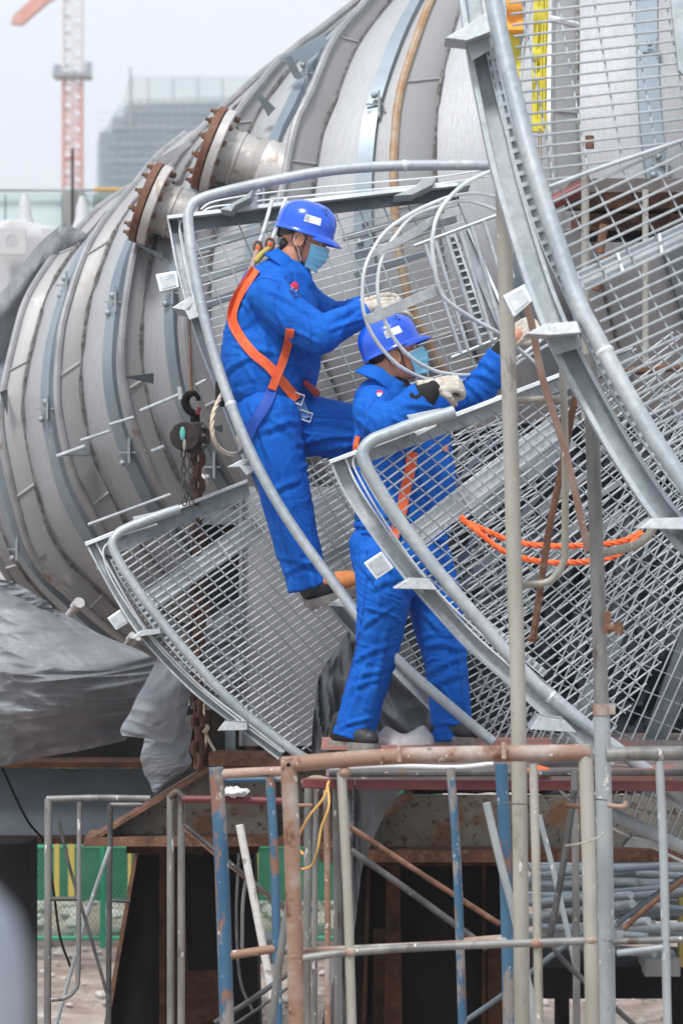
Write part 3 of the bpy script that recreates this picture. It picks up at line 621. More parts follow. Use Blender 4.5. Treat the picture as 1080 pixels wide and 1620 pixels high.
# fine haze
# ------------------------------------------------------------------ curved grating platforms
def clipline(pg, p, d):
    """intersections of the line p+t*d with polygon pg -> list of (t0, t1)"""
    nx, ny = -d[1], d[0]; ts = []
    for i in range(len(pg)):
        a, b = pg[i], pg[(i+1) % len(pg)]
        sa = (a[0]-p[0])*nx+(a[1]-p[1])*ny; sb = (b[0]-p[0])*nx+(b[1]-p[1])*ny
        if (sa < 0) != (sb < 0):
            u = sa/(sa-sb); x, y = a[0]+(b[0]-a[0])*u, a[1]+(b[1]-a[1])*u
            ts.append(((x-p[0])*d[0]+(y-p[1])*d[1]))
    ts.sort(); return list(zip(ts[::2], ts[1::2]))
def bars(pl, pg, ang, sp, wpx, d=0, jit=0.0, seed=1, n=6, fan=0.0):
    """parallel bars clipped to a polygon; ang in degrees (image, up positive), sp perpendicular spacing in px"""
    rnd = random.Random(seed); m = MB(); cx = sum(p[0] for p in pg)/len(pg); cy = sum(p[1] for p in pg)/len(pg)
    rad = max(math.hypot(p[0]-cx, p[1]-cy) for p in pg); k = int(rad/sp)+1
    for i in range(-k, k+1):
        a = R(ang+rnd.uniform(-jit, jit)+fan*i); dx, dy = math.cos(a), -math.sin(a)
        p = (cx-dy*i*sp, cy+dx*i*sp)
        a0 = R(ang); p = (cx+math.sin(a0)*i*sp, cy+math.cos(a0)*i*sp)
        for t0, t1 in clipline(pg, p, (dx, dy)):
            if t1-t0 < 3: continue
            A = pl(p[0]+dx*t0, p[1]+dy*t0, d); B = pl(p[0]+dx*t1, p[1]+dy*t1, d)
            m.tube([A, B], wpx/2/F*A.y, n)
    return m
def offs(pts, d):   # offset a px polyline to its right-hand side by d px (image coordinates)
    out = []
    for i, p in enumerate(pts):
        a = pts[max(0, i-1)]; b = pts[min(len(pts)-1, i+1)]; t = (b-a).normalized()
        out.append(Vector((p.x-t.y*-d, p.y+t.x*-d, 0)) )
    return out
def c2(pts, n=8): return cr([(x, y, 0) for x, y in pts], n)
def channel(pl, parent, curve, w, depth=.05, mt=GALV, lip=3.2, name='edge_channel', mt2=None):
    """w px wide web right of the curve (towards the grating) with raised lips"""
    A = c2(curve); B = offs(A, w); ww = lambda q, d=0: pl(q.x, q.y, d)
    m = MB(); m.ribbon([ww(q) for q in A], [ww(q) for q in B], (0, .008, 0))
    A2 = offs(A, lip); B2 = offs(A, w-lip*.8)
    m.ribbon([ww(q, -depth) for q in A], [ww(q, -depth) for q in A2], (0, depth+.004, 0))
    o = mk(name, m, mt, parent, smooth=False)
    m = MB(); m.ribbon([ww(q, -depth*.7) for q in B2], [ww(q, -depth*.7) for q in B], (0, depth*.7+.004, 0)); mk('channel_lip', m, mt2 or GALVR, o, smooth=False)
    return o
def rail(pl, parent, pts, wpx, d, mt=GALVB, name='handrail', n=14, smoothn=8, collars=()):
    C_ = [pl(q.x, q.y, d) for q in c2(pts, smoothn)]
    m = MB(); m.tube(C_, [wpx/2/F*q.y for q in C_], n); o = mk(name, m, mt, parent, ang=60)
    for (x, y) in collars:
        k = min(range(1, len(C_)-1), key=lambda i: (C_[i]-pl(x, y, d)).length); t = (C_[k+1]-C_[k-1]).normalized()*.008
        mm = MB(); mm.tube([C_[k]-t, C_[k], C_[k]+t], [wpx/2/F*C_[k].y*s_ for s_ in (1.02, 1.16, 1.02)], n); mk('weld_collar', mm, GALVR, o)
    return o
def serr(pl, parent, pts, w, sp, d=-.01, mt=GALV):
    """row of grating bar ends along the edge"""
    A = resample(c2(pts), 400); L = [0]
    for a, b in zip(A, A[1:]): L.append(L[-1]+(b-a).length)
    m = MB(); s = 0; i = 0
    B = offs(A, w); m.ribbon([pl(q.x, q.y, d+.03) for q in A], [pl(q.x, q.y, d+.03) for q in B], (0, .006, 0))
    while s < L[-1]-sp:
        while L[i] < s: i += 1
        a, b = A[i], B[i]; t = (A[min(i+3, 399)]-A[max(0, i-3)]).normalized(); h = sp*.36
        m.prism([pl(a.x, a.y, d), pl(b.x, b.y, d), pl(b.x+t.x*h, b.y+t.y*h, d), pl(a.x+t.x*h, a.y+t.y*h, d)], (0, .034, 0)); s += sp
    m.ribbon([pl(q.x, q.y, d-.006) for q in offs(A, -2)], [pl(q.x, q.y, d-.006) for q in A], (0, .03, 0))
    return mk('grating_edge', m, mt, parent, smooth=False)
def plate(pl, parent, pts, d=-.10, th=.10, mt=GALV, name='bracket'):
    m = MB(); m.prism([pl(x, y, d) for x, y in pts], (0, th, 0)); return mk(name, m, mt, parent, smooth=False, bevel=.0015)
def fin(pl, parent, tip, a, b, c, d=-.12, mt=GALV, name='bracket'):
    """thin gusset: nearly horizontal plate pointing from the rail to a sharp tip, plus a web under it"""
    m = MB(); m.prism([pl(*tip, -.01), pl(*a, d), pl(*b, d-.02), pl(*c, -.01)], (0, .008, .004)); return mk(name, m, mt, parent, smooth=False)
def clip_box(pl, parent, pts, d=-.03):
    m = MB(); m.prism([pl(x, y, d) for x, y in pts], (0, .07, 0)); o = mk('fixing_lug', m, GALVR, parent, smooth=False, bevel=.003)
    cx = sum(p[0] for p in pts)/4; cy = sum(p[1] for p in pts)/4
    m = MB(); q = [(cx+(x-cx)*.72, cy+(y-cy)*.72) for x, y in pts]; m.prism([pl(x, y, d-.004) for x, y in q], (0, .006, 0)); mk('lug_face', m, GALV, o, smooth=False)
def base(pl, x, y): return pl(x, y)
def rib_stiff(pl, parent, q, d=.03, mt=GALV):
    """long channel stiffener seen behind the bars: q = 4 px corners"""
    o = plate(pl, parent, q, d, .03, mt, 'stiffener')
    (x0, y0), (x1, y1), (x2, y2), (x3, y3) = q
    for u in (.0, .33, .66, .98):
        m = MB(); A = (x0+(x1-x0)*u, y0+(y1-y0)*u); B = (x3+(x2-x3)*u, y3+(y2-y3)*u)
        m.tube([pl(*A, d-.012), pl(*B, d-.012)], .006, 4); mk('stiffener_lip', m, GALVR, o)
# --- P1 lower left
p1 = Plane(350, 980, 12.95, 0.0004, -.0006)
t1 = thing('grating_platform', p1(440, 1200), 'small curved galvanised grating platform at lower left, propped against the pale plate', 'grating platform', 'curved galvanised grating platforms')
o1 = [(136, 862), (169, 924), (209, 991), (249, 1040), (307, 1098), (369, 1147), (440, 1202)]
rg1 = [(178, 876), (391, 778), (575, 700), (575, 960), (560, 1010), (500, 1190), (448, 1180), (369, 1122), (307, 1072), (249, 1012), (200, 940)]
mk('load_bars', bars(p1, rg1, 34, 10.6, 3.0), GALVR, t1); mk('cross_bars', bars(p1, rg1, -48, 21.5, 2.3, -.006), GALVD, t1)
channel(p1, t1, o1, 17, .05); plate(p1, t1, [(136, 861), (391, 762), (397, 784), (176, 880)], -.004, .006, GALVD, 'edge_web')
plate(p1, t1, [(134, 858), (391, 758), (392, 763), (136, 864)], -.06, .07, GALVR, 'edge_flange')
serr(p1, t1, [(176, 885), (200, 930), (249, 998), (307, 1062), (370, 1118), (446, 1182)], 12, 10)
rail(p1, t1, [(249, 829), (190, 848), (168, 862), (164, 880), (176, 915), (209, 968), (249, 1022), (307, 1082), (380, 1142), (445, 1190)], 3.2, -.04, GALVR, 'toe_rod', 8)
rail(p1, t1, [(284, 805), (253, 815), (200, 836), (184, 847), (178, 862), (186, 882), (202, 910), (249, 975), (311, 1050), (378, 1121), (458, 1183), (500, 1210)], 15, -.17, GALVB)
for q in ([(209, 1009), (222, 998), (253, 995), (255, 1002)], [(344, 1156), (355, 1142), (391, 1144), (391, 1155)]): plate(p1, t1, q, -.17, .16)
plate(p1, t1, [(210, 818), (262, 806), (240, 822), (214, 830)], -.14, .02)
clip_box(p1, t1, [(170, 978), (193, 962), (207, 983), (184, 997)]); rib_stiff(p1, t1, [(231, 935), (404, 815), (424, 843), (250, 962)])
# --- P2 behind upper worker
p2 = Plane(520, 560, 12.6, .0002, -.0007)
t2 = thing('grating_platform', p2(760, 1190), 'big curved galvanised grating platform the upper worker stands against, with sweeping round handrail', 'grating platform', 'curved galvanised grating platforms')
o2 = [(264, 343), (276, 411), (288, 459), (308, 531), (339, 613), (378, 712), (415, 795), (465, 880), (520, 960), (566, 1014), (615, 1059), (690, 1134), (760, 1192)]
rg2 = [(284, 366), (440, 345), (560, 332), (722, 312), (770, 420), (800, 560), (800, 690), (520, 740), (405, 770), (350, 620), (320, 530), (300, 450)]
mk('load_bars', bars(p2, rg2, 15.5, 14.0, 2.3), GALVR, t2); mk('cross_bars', bars(p2, rg2, -67.5, 37, 2.4, -.006), GALVD, t2)
channel(p2, t2, o2, 19, .05); serr(p2, t2, [(290, 395), (303, 460), (330, 545), (362, 628), (400, 725), (450, 822)], 9, 10.5)
plate(p2, t2, [(267, 345), (312, 340), (620, 305), (724, 294), (726, 316), (620, 327), (312, 364), (274, 369)], -.004, .008, STEELD, 'edge_web')  # web coloured dark to carry the shade under the flange
plate(p2, t2, [(264, 341), (312, 335), (620, 299), (724, 289), (724, 294), (620, 305), (312, 341), (266, 346)], -.09, .10, GALVR, 'edge_flange')
for dy in (0, 11): rail(p2, t2, [(318, 331+dy*.6), (335, 320+dy*.7), (380, 311+dy), (450, 302+dy), (600, 288+dy), (700, 279+dy), (770, 268+dy)], 3, -.06, GALVR, 'toe_rod', 8)
rail(p2, t2, [(290, 345), (284, 360), (290, 400), (306, 470), (345, 575), (392, 690), (440, 800)], 3.4, -.05, GALVR, 'toe_rod', 8)
RAIL2 = [(790, 262), (740, 261), (640, 262), (560, 266), (500, 273), (440, 284), (380, 297), (330, 310), (308, 320), (299, 334), (298, 352), (303, 400), (312, 450), (325, 510), (348, 590), (385, 690), (430, 780), (480, 858), (530, 925), (575, 985), (640, 1055), (720, 1125), (780, 1175)]
rail(p2, t2, RAIL2, 17, -.62, GALVB, collars=((375, 640), (640, 262)))
for q in ([(348, 331), (386, 312), (402, 298), (396, 313), (372, 325), (366, 334)], [(622, 310), (655, 296), (668, 284), (690, 280), (684, 292), (652, 308)], [(726, 288), (742, 283), (744, 293), (726, 297)]): plate(p2, t2, q, -.3, .26, GALVD)
for tip, a, b, c in (((272, 487), (300, 470), (312, 468), (300, 492)), ((359, 739), (383, 727), (402, 721), (396, 738)), ((519, 958), (532, 950), (545, 944), (566, 962))): plate(p2, t2, [tip, a, b, c], -.5, .46)
plate(p2, t2, [(292, 490), (312, 472), (316, 500), (300, 506)], -.5, .03); plate(p2, t2, [(379, 738), (400, 724), (406, 742), (390, 752)], -.5, .03)
clip_box(p2, t2, [(246, 434), (280, 428), (284, 454), (253, 462)], -.05)
# right end of P2: end channel with bar ends
plate(p2, t2, [(722, 366), (736, 362), (812, 535), (796, 540)], -.06, .07, GALVD, 'end_channel'); plate(p2, t2, [(738, 362), (742, 361), (818, 533), (813, 535)], -.09, .09, GALVR, 'channel_lip')
m = MB()
for k in range(15):
    u = k/14; a = (704+(758-704)*u, 374+(528-374)*u); m.prism([p2(a[0], a[1], -.04), p2(a[0]+15, a[1]-4, -.04), p2(a[0]+16, a[1]-1, -.04), p2(a[0]+1, a[1]+3, -.04)], (0, .03, 0))
m.tube([p2(702, 372, -.04), p2(757, 530, -.04)], .004, 4); m.tube([p2(717, 368, -.04), p2(772, 525, -.04)], .006, 4); m.prism([p2(702, 372), p2(718, 368), p2(773, 525), p2(757, 530)], (0, .01, 0)); mk('grating_edge', m, GALV, t2, smooth=False)
# stacked steel seen behind P2's grating
for k, (x0, y0, x1, y1, w) in enumerate(((285, 395, 440, 350, 10), (300, 440, 470, 385, 13), (310, 480, 420, 442, 12), (560, 400, 720, 338, 12), (540, 372, 700, 326, 9), (560, 432, 700, 385, 9))):
    m = MB(); m.prism([P(x0, y0, 12.9), P(x1, y1, 12.9), P(x1+3, y1+w, 12.9), P(x0+3, y0+w, 12.9)], (0, .05, 0))
    tag(mk('steel_angle', m, GALVD, smooth=False), ['flat bar nearest the top left corner behind the big grating', 'wide flat bar behind the upper worker\'s neck', 'short flat bar low behind the upper worker\'s shoulder', 'long flat bar behind the guard hoops', 'thin upper flat bar behind the guard hoops', 'lower flat bar crossing the blue strip behind the hoops'][k], 'steel bar', 'loose bars stored behind the big grating')
# --- P2b: separate lower grating seen between and behind the two workers
p2b = Plane(620, 900, 12.75, .0001, -.0004)
t2b = thing('grating_platform', p2b(760, 1180), 'grating panel seen between the two workers and behind the lower worker\'s legs', 'grating platform', 'curved galvanised grating platforms')
rg2b = [(470, 756), (560, 728), (800, 650), (850, 700), (840, 1180), (755, 1175), (690, 1112), (615, 1040), (540, 960), (480, 880), (430, 790)]
mk('load_bars', bars(p2b, rg2b, 29, 10.8, 2.6), GALVR, t2b); mk('cross_bars', bars(p2b, rg2b, -60, 25, 2.3, -.006), GALVD, t2b)
plate(p2b, t2b, [(475, 800), (560, 760), (566, 772), (480, 812)], .08, .02); plate(p2b, t2b, [(500, 885), (560, 852), (566, 866), (508, 900)], .08, .02, GALVD)
# --- P3 in front of the lower worker
p3 = Plane(800, 900, 11.25, .0003, -.0004)
t3 = thing('grating_platform', p3(1080, 1281), 'curved galvanised grating platform in front of the lower worker, with thick bent handrail end', 'grating platform', 'curved galvanised grating platforms')
o3 = [(521, 731), (543, 780), (589, 850), (636, 912), (668, 950), (729, 1018), (772, 1057), (808, 1088), (848, 1124), (871, 1143), (910, 1174), (969, 1212), (1041, 1258), (1100, 1296)]
rg3 = [(566, 728), (740, 662), (884, 606), (1110, 505), (1110, 960), (1080, 996), (964, 1165), (955, 1178), (900, 1140), (850, 1095), (772, 1023), (700, 945), (640, 870), (600, 800)]
mk('load_bars', bars(p3, rg3, 36.5, 13.6, 3.1), GALVM, t3); mk('cross_bars', bars(p3, rg3, -42, 24, 2.2, -.006), GALVD, t3)
channel(p3, t3, o3, 27, .06, GALV, 4); serr(p3, t3, [(570, 744), (600, 795), (640, 850), (690, 910), (740, 965), (800, 1018), (860, 1070)], 10, 11.5)
plate(p3, t3, [(523, 733), (740, 652), (886, 598), (1000, 552), (1002, 572), (888, 618), (744, 672), (560, 740)], -.004, .008, GALVD, 'edge_web')
plate(p3, t3, [(520, 728), (740, 645), (884, 590), (1000, 545), (1000, 551), (886, 596), (741, 652), (522, 734)], -.07, .08, GALVR, 'edge_flange')
rail(p3, t3, [(672, 674), (600, 702), (566, 718), (558, 730), (566, 752), (600, 812), (650, 885), (700, 945), (760, 1003), (820, 1056), (900, 1120)], 3.6, -.05, GALVR, 'toe_rod', 8)
rail(p3, t3, [(718, 652), (661, 669), (612, 687), (590, 696), (577, 708), (574, 724), (590, 758), (632, 824), (672, 878), (715, 932), (773, 1000), (815, 1048), (848, 1083), (881, 1110), (936, 1155), (985, 1192), (1035, 1228), (1100, 1272)], 21, -.2, GALVB, collars=((872, 1102),))
plate(p3, t3, [(643, 657), (700, 645), (664, 662), (650, 668)], -.16, .012); plate(p3, t3, [(655, 684), (690, 668), (690, 674), (660, 690)], -.1, .02, GALVR)
plate(p3, t3, [(622, 931), (647, 915), (679, 916), (692, 933)], -.26, .22); plate(p3, t3, [(838, 1154), (851, 1134), (894, 1140), (912, 1159)], -.26, .22)
clip_box(p3, t3, [(575, 891), (604, 872), (623, 898), (595, 917)], -.06); rib_stiff(p3, t3, [(650, 829), (875, 655), (893, 690), (672, 862)])
# --- second layer right behind P3
p3b = Plane(900, 850, 12.0, .0006, -.0003)
t3b = thing('grating_platform', p3b(900, 1080), 'second grating platform stacked close behind the front one, seen only through its bars', 'grating platform', 'curved galvanised grating platforms')
rg3b = [(725, 720), (900, 640), (1110, 560), (1110, 930), (1000, 1090), (930, 1090), (800, 985), (740, 860)]
mk('load_bars', bars(p3b, rg3b, 44, 17, 2.4), GALVD, t3b); mk('cross_bars', bars(p3b, rg3b, -52, 60, 2.0, .012), GALVD, t3b)
plate(p3b, t3b, [(740, 800), (900, 690), (912, 706), (752, 820)], .03, .02, GALVD, 'stiffener')
# --- P4 under P3
p4 = Plane(950, 1230, 12.1, 0, 0)
t4 = thing('grating_platform', p4(1100, 1330), 'lowest grating platform at right, half hidden under the handrail of the next one', 'grating platform', 'curved galvanised grating platforms')
rg4 = [(752, 1052), (800, 1090), (900, 1165), (1000, 1230), (1110, 1300), (1110, 1345), (940, 1262), (840, 1200), (756, 1178)]
mk('load_bars', bars(p4, rg4, 66, 13, 3.2), GALVM, t4); mk('cross_bars', bars(p4, rg4, -16, 24, 2.2, .012), GALVD, t4)
rail(p4, t4, [(880, 1215), (920, 1256), (969, 1288), (1039, 1322), (1110, 1356)], 21, -.15, GALVB)
rail(p4, t4, [(860, 1225), (910, 1272), (965, 1308), (1039, 1344), (1110, 1378)], 5, -.05, GALVR, 'toe_rod', 8); plate(p4, t4, [(985, 1340), (1000, 1322), (1045, 1332), (1050, 1343)], -.1, .1)
# --- P6 steep grating deep behind P3
p6 = Plane(1000, 1000, 12.3, 0, 0)
t6 = thing('grating_platform', p6(1000, 1190), 'steeply tilted grating panel deep behind the right hand platforms', 'grating platform', 'curved galvanised grating platforms')
rg6 = [(835, 1180), (930, 900), (1000, 700), (1110, 640), (1110, 1190)]
mk('load_bars', bars(p6, rg6, 66, 17, 2.9), GALVM, t6); mk('cross_bars', bars(p6, rg6, -21, 38, 2.2, .012), GALVD, t6)
plate(p6, t6, [(880, 1188), (965, 1000), (985, 1010), (905, 1190)], .05, .03, GALVD, 'stiffener'); plate(p6, t6, [(1010, 1190), (1080, 990), (1110, 960), (1110, 1010), (1050, 1190)], .05, .03, STEELD, 'stiffener')
# loose long steel in the heap behind P3
random.seed(5)
for i in range(26):
    x = random.uniform(700, 980); y = random.uniform(690, 930); a = R(random.uniform(30, 58)); L_ = random.uniform(60, 170); Y = random.uniform(12.0, 12.9); w = random.choice((3, 4, 6, 9, 12))
    dx, dy = math.cos(a)*L_/2, -math.sin(a)*L_/2; n_ = (math.sin(a)*w, math.cos(a)*w)
    m = MB(); m.prism([P(x-dx, y-dy, Y), P(x+dx, y+dy, Y-.1), P(x+dx+n_[0], y+dy+n_[1], Y-.1), P(x-dx+n_[0], y-dy+n_[1], Y)], (0, .03, 0))
    tag(mk('steel_angle', m, random.choice((GALVD, GALV, STRIP)), smooth=False), 'loose grey steel bar leaning in the heap behind the front grating', 'steel bar', 'loose bars heaped behind the front grating')
# --- P5 tall foreground panel at right
p5 = Plane(930, 450, 9.3, 0, -.0006)
t5 = thing('grating_platform', p5(1080, 874), 'tall out-of-focus grating platform nearest the camera, filling the upper right', 'grating platform', 'curved galvanised grating platforms')
o5 = [(722, -40), (727, 0), (740, 90), (755, 165), (775, 260), (800, 350), (823, 425), (846, 490), (877, 560), (925, 650), (967, 723), (1023, 808), (1080, 876), (1110, 905)]
up5 = [(800, -30), (1066, -30), (1072, 60), (1110, 160), (1110, 215), (865, 296), (848, 240), (822, 130)]
lo5 = [(866, 300), (1110, 216), (1110, 790), (1080, 745), (1045, 690), (1000, 620), (958, 530), (915, 440)]
mk('load_bars', bars(p5, up5, 6.5, 17.8, 4.2), GALVB, t5); mk('cross_bars', bars(p5, up5, -80, 56, 3.2, .012), GALVB, t5)
mk('load_bars', bars(p5, lo5, 25, 18.5, 4.6), GALVB, t5); mk('cross_bars', bars(p5, lo5, -63, 50, 3.2, .012), GALVB, t5)
channel(p5, t5, o5, 40, .07, GALVB, 8, mt2=GALVB)
serr(p5, t5, [(764, 50), (776, 110), (795, 190), (812, 250), (832, 315), (860, 395), (888, 455), (925, 535), (960, 605), (1005, 680), (1050, 745), (1090, 795)], 12, 19, -.05, GALVB)
rail(p5, t5, [(775, -40), (780, 0), (795, 75), (813, 150), (836, 240), (860, 320), (885, 395), (900, 440), (918, 487), (952, 550), (979, 600), (1008, 650), (1042, 706), (1080, 762), (1110, 805)], 28, -.2, GALVB, collars=((957, 560),))
plate(p5, t5, [(704, 60), (770, 20), (776, 50), (738, 64)], -.2, .18); plate(p5, t5, [(738, 64), (775, 50), (776, 78), (746, 96)], -.12, .01)
plate(p5, t5, [(832, 528), (862, 512), (912, 508), (918, 526), (870, 530)], -.26, .22); plate(p5, t5, [(868, 531), (914, 527), (922, 548), (876, 562)], -.1, .01)
plate(p5, t5, [(1012, 836), (1032, 820), (1110, 818), (1110, 838)], -.26, .22); plate(p5, t5, [(1060, 0), (1110, -20), (1110, 150), (1072, 110)], -.02, .02, GALVD)
clip_box(p5, t5, [(795, 468), (830, 449), (842, 476), (812, 502)], -.08); rib_stiff(p5, t5, [(910, 431), (1110, 338), (1110, 375), (922, 456)], .02, GALVB)
rail(p5, t5, [(868, 296), (960, 262), (1080, 222), (1110, 212)], 8, -.02, GALVB, 'joint_bar', 8)
# ------------------------------------------------------------------ ladder piece with guard hoops
lg = thing('ladder_panel', P(740, 560, 12.25), 'small galvanised rung panel fixed near the end of the big platform, behind the hoops', 'railing panel')
pg_ = Plane(730, 460, 12.25)
for a, b, w, nm in (((655, 389), (790, 339), 6, 'top_bar'), ((714, 566), (786, 536), 6, 'bottom_bar'), ((672, 386), (729, 559), 7, 'rung'), ((688, 381), (740, 554), 7, 'rung'), ((706, 374), (760, 546), 8, 'rung'), ((746, 358), (795, 532), 7, 'rung'), ((765, 350), (802, 470), 7, 'rung'), ((728, 366), (778, 538), 8, 'rung'), ((785, 342), (812, 440), 6, 'rung')):
    m = MB(); m.tube([pg_(*a), pg_(*b)], w/2/F*12.25, 10); mk(nm, m, GALV, lg)
cg = thing('hoop_guard', P(740, 600, 11.6), 'ladder safety cage of thin bent hoops joined by flat bars, held up by both workers', 'ladder cage')
pc_ = Plane(680, 500, 11.62, .0022, 0.0)
def hoop(pts, w=6, d=0):
    C_ = [pc_(q.x, q.y, d) for q in c2(pts, 8)]; m = MB(); m.tube(C_, w/2/F*11.6, 8); mk('hoop', m, GALVR, cg)
hoop([(790, 312), (755, 306), (727, 308), (705, 313), (657, 334), (612, 364), (588, 398), (576, 429), (573, 465), (576, 496), (588, 528), (612, 561), (636, 582), (669, 598), (700, 604)])
hoop([(800, 345), (786, 334), (760, 323), (738, 318), (712, 321), (655, 340), (624, 374), (605, 405), (598, 436), (598, 470), (607, 504), (624, 537), (648, 564), (675, 581), (700, 590), (745, 593), (795, 580), (819, 566), (850, 542), (872, 520)])
hoop([(800, 262), (773, 272), (738, 289), (712, 311), (692, 340), (684, 373), (684, 400), (688, 428), (694, 455), (708, 477), (747, 504), (795, 532), (850, 578)], 7, -.03)
hoop([(700, 604), (745, 600), (795, 588), (840, 560), (885, 535)], 5, .02)
for q in ([(589, 395), (624, 378), (660, 357), (684, 341), (696, 345), (665, 371), (626, 391), (590, 405)], [(576, 499), (612, 484), (694, 449), (703, 463), (636, 491), (586, 514)]): plate(pc_, cg, q, -.012, .006, GALV, 'flat_bar')
# ------------------------------------------------------------------ scaffolding
def tubes(parent, lst):
    for nm, pts, w, Y, mt in lst:
        C_ = [P(q.x, q.y, Y) for q in (c2(pts, 6) if len(pts) > 2 else [Vector((*p, 0)) for p in pts])]
        m = MB(); m.tube(C_, w/2/F*Y, 14); mk(nm, m, mt, parent, ang=60)
def coupler(parent, x, y, Y, w, h=12, mt=TGREY):
    m = MB(); c = P(x, y, Y); r = w/2/F*Y; hh = h/F*Y/2
    m.tube([c-Vector((0, 0, hh)), c+Vector((0, 0, hh))], r*1.12, 16); m.box(c+Vector((r*1.2, -.01, 0)), (.02, .02, .03)); mk('coupler', m, mt, parent)
LOW = 1990
s = thing('scaffolding', P(700, LOW, 9.2), 'front scaffold frame with a rust streaked cream top rail, below the lower worker', 'scaffold frame', 'scaffold frames')
tubes(s, [('top_rail', [(446, 1210), (570, 1200), (700, 1194), (932, 1190)], 26, 9.2, TRUSTY), ('post', [(456, 1199), (464, 1400), (478, LOW)], 26, 9.2, TRUSTY), ('post', [(925, 1178), (932, 1400), (944, LOW)], 23, 9.2, CREAM),
          ('inner_post', [(540, 1222), (552, 1480), (566, LOW)], 15, 9.2, CREAM), ('inner_post', [(843, 1208), (849, 1450), (858, LOW)], 14, 9.2, CREAM), ('cross_tube', [(466, 1518), (556, 1506), (700, 1497), (938, 1488)], 13, 9.2, TGREY),
          ('cross_tube', [(470, 1504), (620, 1497), (800, 1488)], 9, 9.32, TRUSTY)])
for x, y in ((545, 1222), (797, 1186), (466, 1512), (554, 1506), (848, 1492), (934, 1487)):
    m = MB(); m.ell(P(x, y, 9.195), (.021, .022, .016), None, 10, 7); mk('weld', m, TRUSTY, s)
m = MB(); mk('lock_pin', MB().tube([P(631, 1178, 9.15), P(632, 1205, 9.15)], .007, 8), TPINK, s); m.tube([P(796, 1174, 9.15), P(797, 1200, 9.15)], .008, 8); mk('lock_pin', m, TPINK, s)
s = thing('scaffolding', P(580, LOW, 10.0), 'scaffold frame painted worn blue, standing behind the front cream frame', 'scaffold frame', 'scaffold frames')
tubes(s, [('post', [(342, 1214), (352, 1400), (370, LOW)], 23, 10, TBLUE), ('top_rail', [(334, 1226), (400, 1222), (452, 1220)], 16, 10, TPINK), ('post', [(792, 1208), (800, 1400), (812, LOW)], 20, 10, TBLUE), ('lower_rail', [(345, 1235), (460, 1232)], 9, 10.05, TBLUE),
          ('inner_post', [(427, 1230), (436, 1420), (446, LOW)], 14, 10, TBLUE), ('inner_post', [(712, 1215), (724, 1400), (742, LOW)], 14, 10, TBLUE), ('cross_tube', [(360, 1512), (400, 1506), (440, 1500)], 14, 10, TRUSTY), ('cross_tube', [(722, 1490), (800, 1484)], 12, 10, TRUSTY)])
s = thing('scaffolding', P(1050, LOW, 9.35), 'grey scaffold frame running out of the photo at the right edge', 'scaffold frame', 'scaffold frames')
tubes(s, [('top_rail', [(958, 1194), (1020, 1192), (1130, 1191)], 23, 9.35, TGREY), ('inner_post', [(1042, 1203), (1050, 1400), (1062, LOW)], 14, 9.35, TLB), ('cross_tube', [(968, 1490), (1130, 1484)], 11, 9.35, TGREY), ('lower_tube', [(975, 1508), (1052, 1498)], 11, 9.35, TLB), ('post', [(1128, 1180), (1140, LOW)], 24, 9.35, TGREY)])
s = thing('scaffolding', P(130, 1900, 12.4), 'thin dark grey scaffold frame standing alone at the lower left', 'scaffold frame', 'scaffold frames')
tubes(s, [('post', [(77, 1264), (76, 1500), (74, 1900)], 12, 12.4, TGREY), ('top_rail', [(74, 1264), (150, 1262), (238, 1263)], 10, 12.4, TGREY), ('inner_post', [(126, 1268), (125, 1400), (124, 1540), (118, 1566), (104, 1578), (80, 1582)], 8, 12.4, TGREY), ('cross_tube', [(78, 1422), (126, 1422)], 7, 12.4, TDARK),
          ('post', [(175, 1272), (173, 1450), (170, 1900)], 9, 12.9, TDARK), ('top_rail', [(175, 1273), (225, 1273)], 7, 12.9, TGREY), ('cross_tube', [(173, 1424), (206, 1426)], 6, 12.9, TDARK)])
s = thing('scaffolding', P(280, LOW, 11.3), 'pair of close grey scaffold posts standing in front of the flared black column', 'scaffold posts', 'scaffold frames')
tubes(s, [('post', [(270, 1258), (270, 1500), (270, LOW)], 12, 11.3, TGREY), ('post', [(287, 1256), (287, 1500), (286, LOW)], 12, 11.28, TGREY), ('top_hook', [(268, 1262), (279, 1253), (290, 1262)], 10, 11.25, TDARK)])
s = thing('scaffolding', P(510, LOW, 10.8), 'cluster of four pale mottled scaffold posts under the deck corner with a yellow tie', 'scaffold posts', 'scaffold frames')
tubes(s, [('post', [(488, 1236), (486, 1450), (484, LOW)], 13, 10.8, TGREY), ('post', [(500, 1246), (498, 1450), (496, LOW)], 9, 10.95, TGREY), ('post', [(516, 1250), (518, 1450), (520, LOW)], 10, 10.7, TRUSTY), ('post', [(532, 1244), (534, 1450), (536, LOW)], 13, 10.8, TGREY),
          ('hook', [(478, 1240), (500, 1232), (524, 1238)], 12, 10.7, TRUSTY), ('pin', [(470, 1274), (494, 1274)], 6, 10.6, TRUSTY)])
def single(name, pts, w, Y, mt, label, cat, group=None):
    C_ = [P(q[0], q[1], q[2] if len(q) > 2 else Y) for q in pts]
    if len(pts) > 2: C_ = cr(C_, 6)
    m = MB(); m.tube(C_, w/2/F*Y, 12); return tag(mk(name, m, mt, ang=60), label, cat, group)
s = thing('scaffold_post', P(830, LOW, 9.65), 'tall cream standing tube in front of the ladder cage, left of the crossed rusty rods', 'scaffold post')
tubes(s, [('post', [(795, 300), (805, 620), (813, 900), (820, 1170), (829, LOW)], 24.5, 9.65, CREAM)])
tubes(s, [('side_loop', [(815, 634), (850, 632), (880, 631), (890, 636)], 11, 9.75, CREAM), ('side_loop', [(889, 584), (893, 700), (893, 860), (891, 888), (880, 908), (862, 922), (820, 926)], 11.5, 9.75, CREAM)])
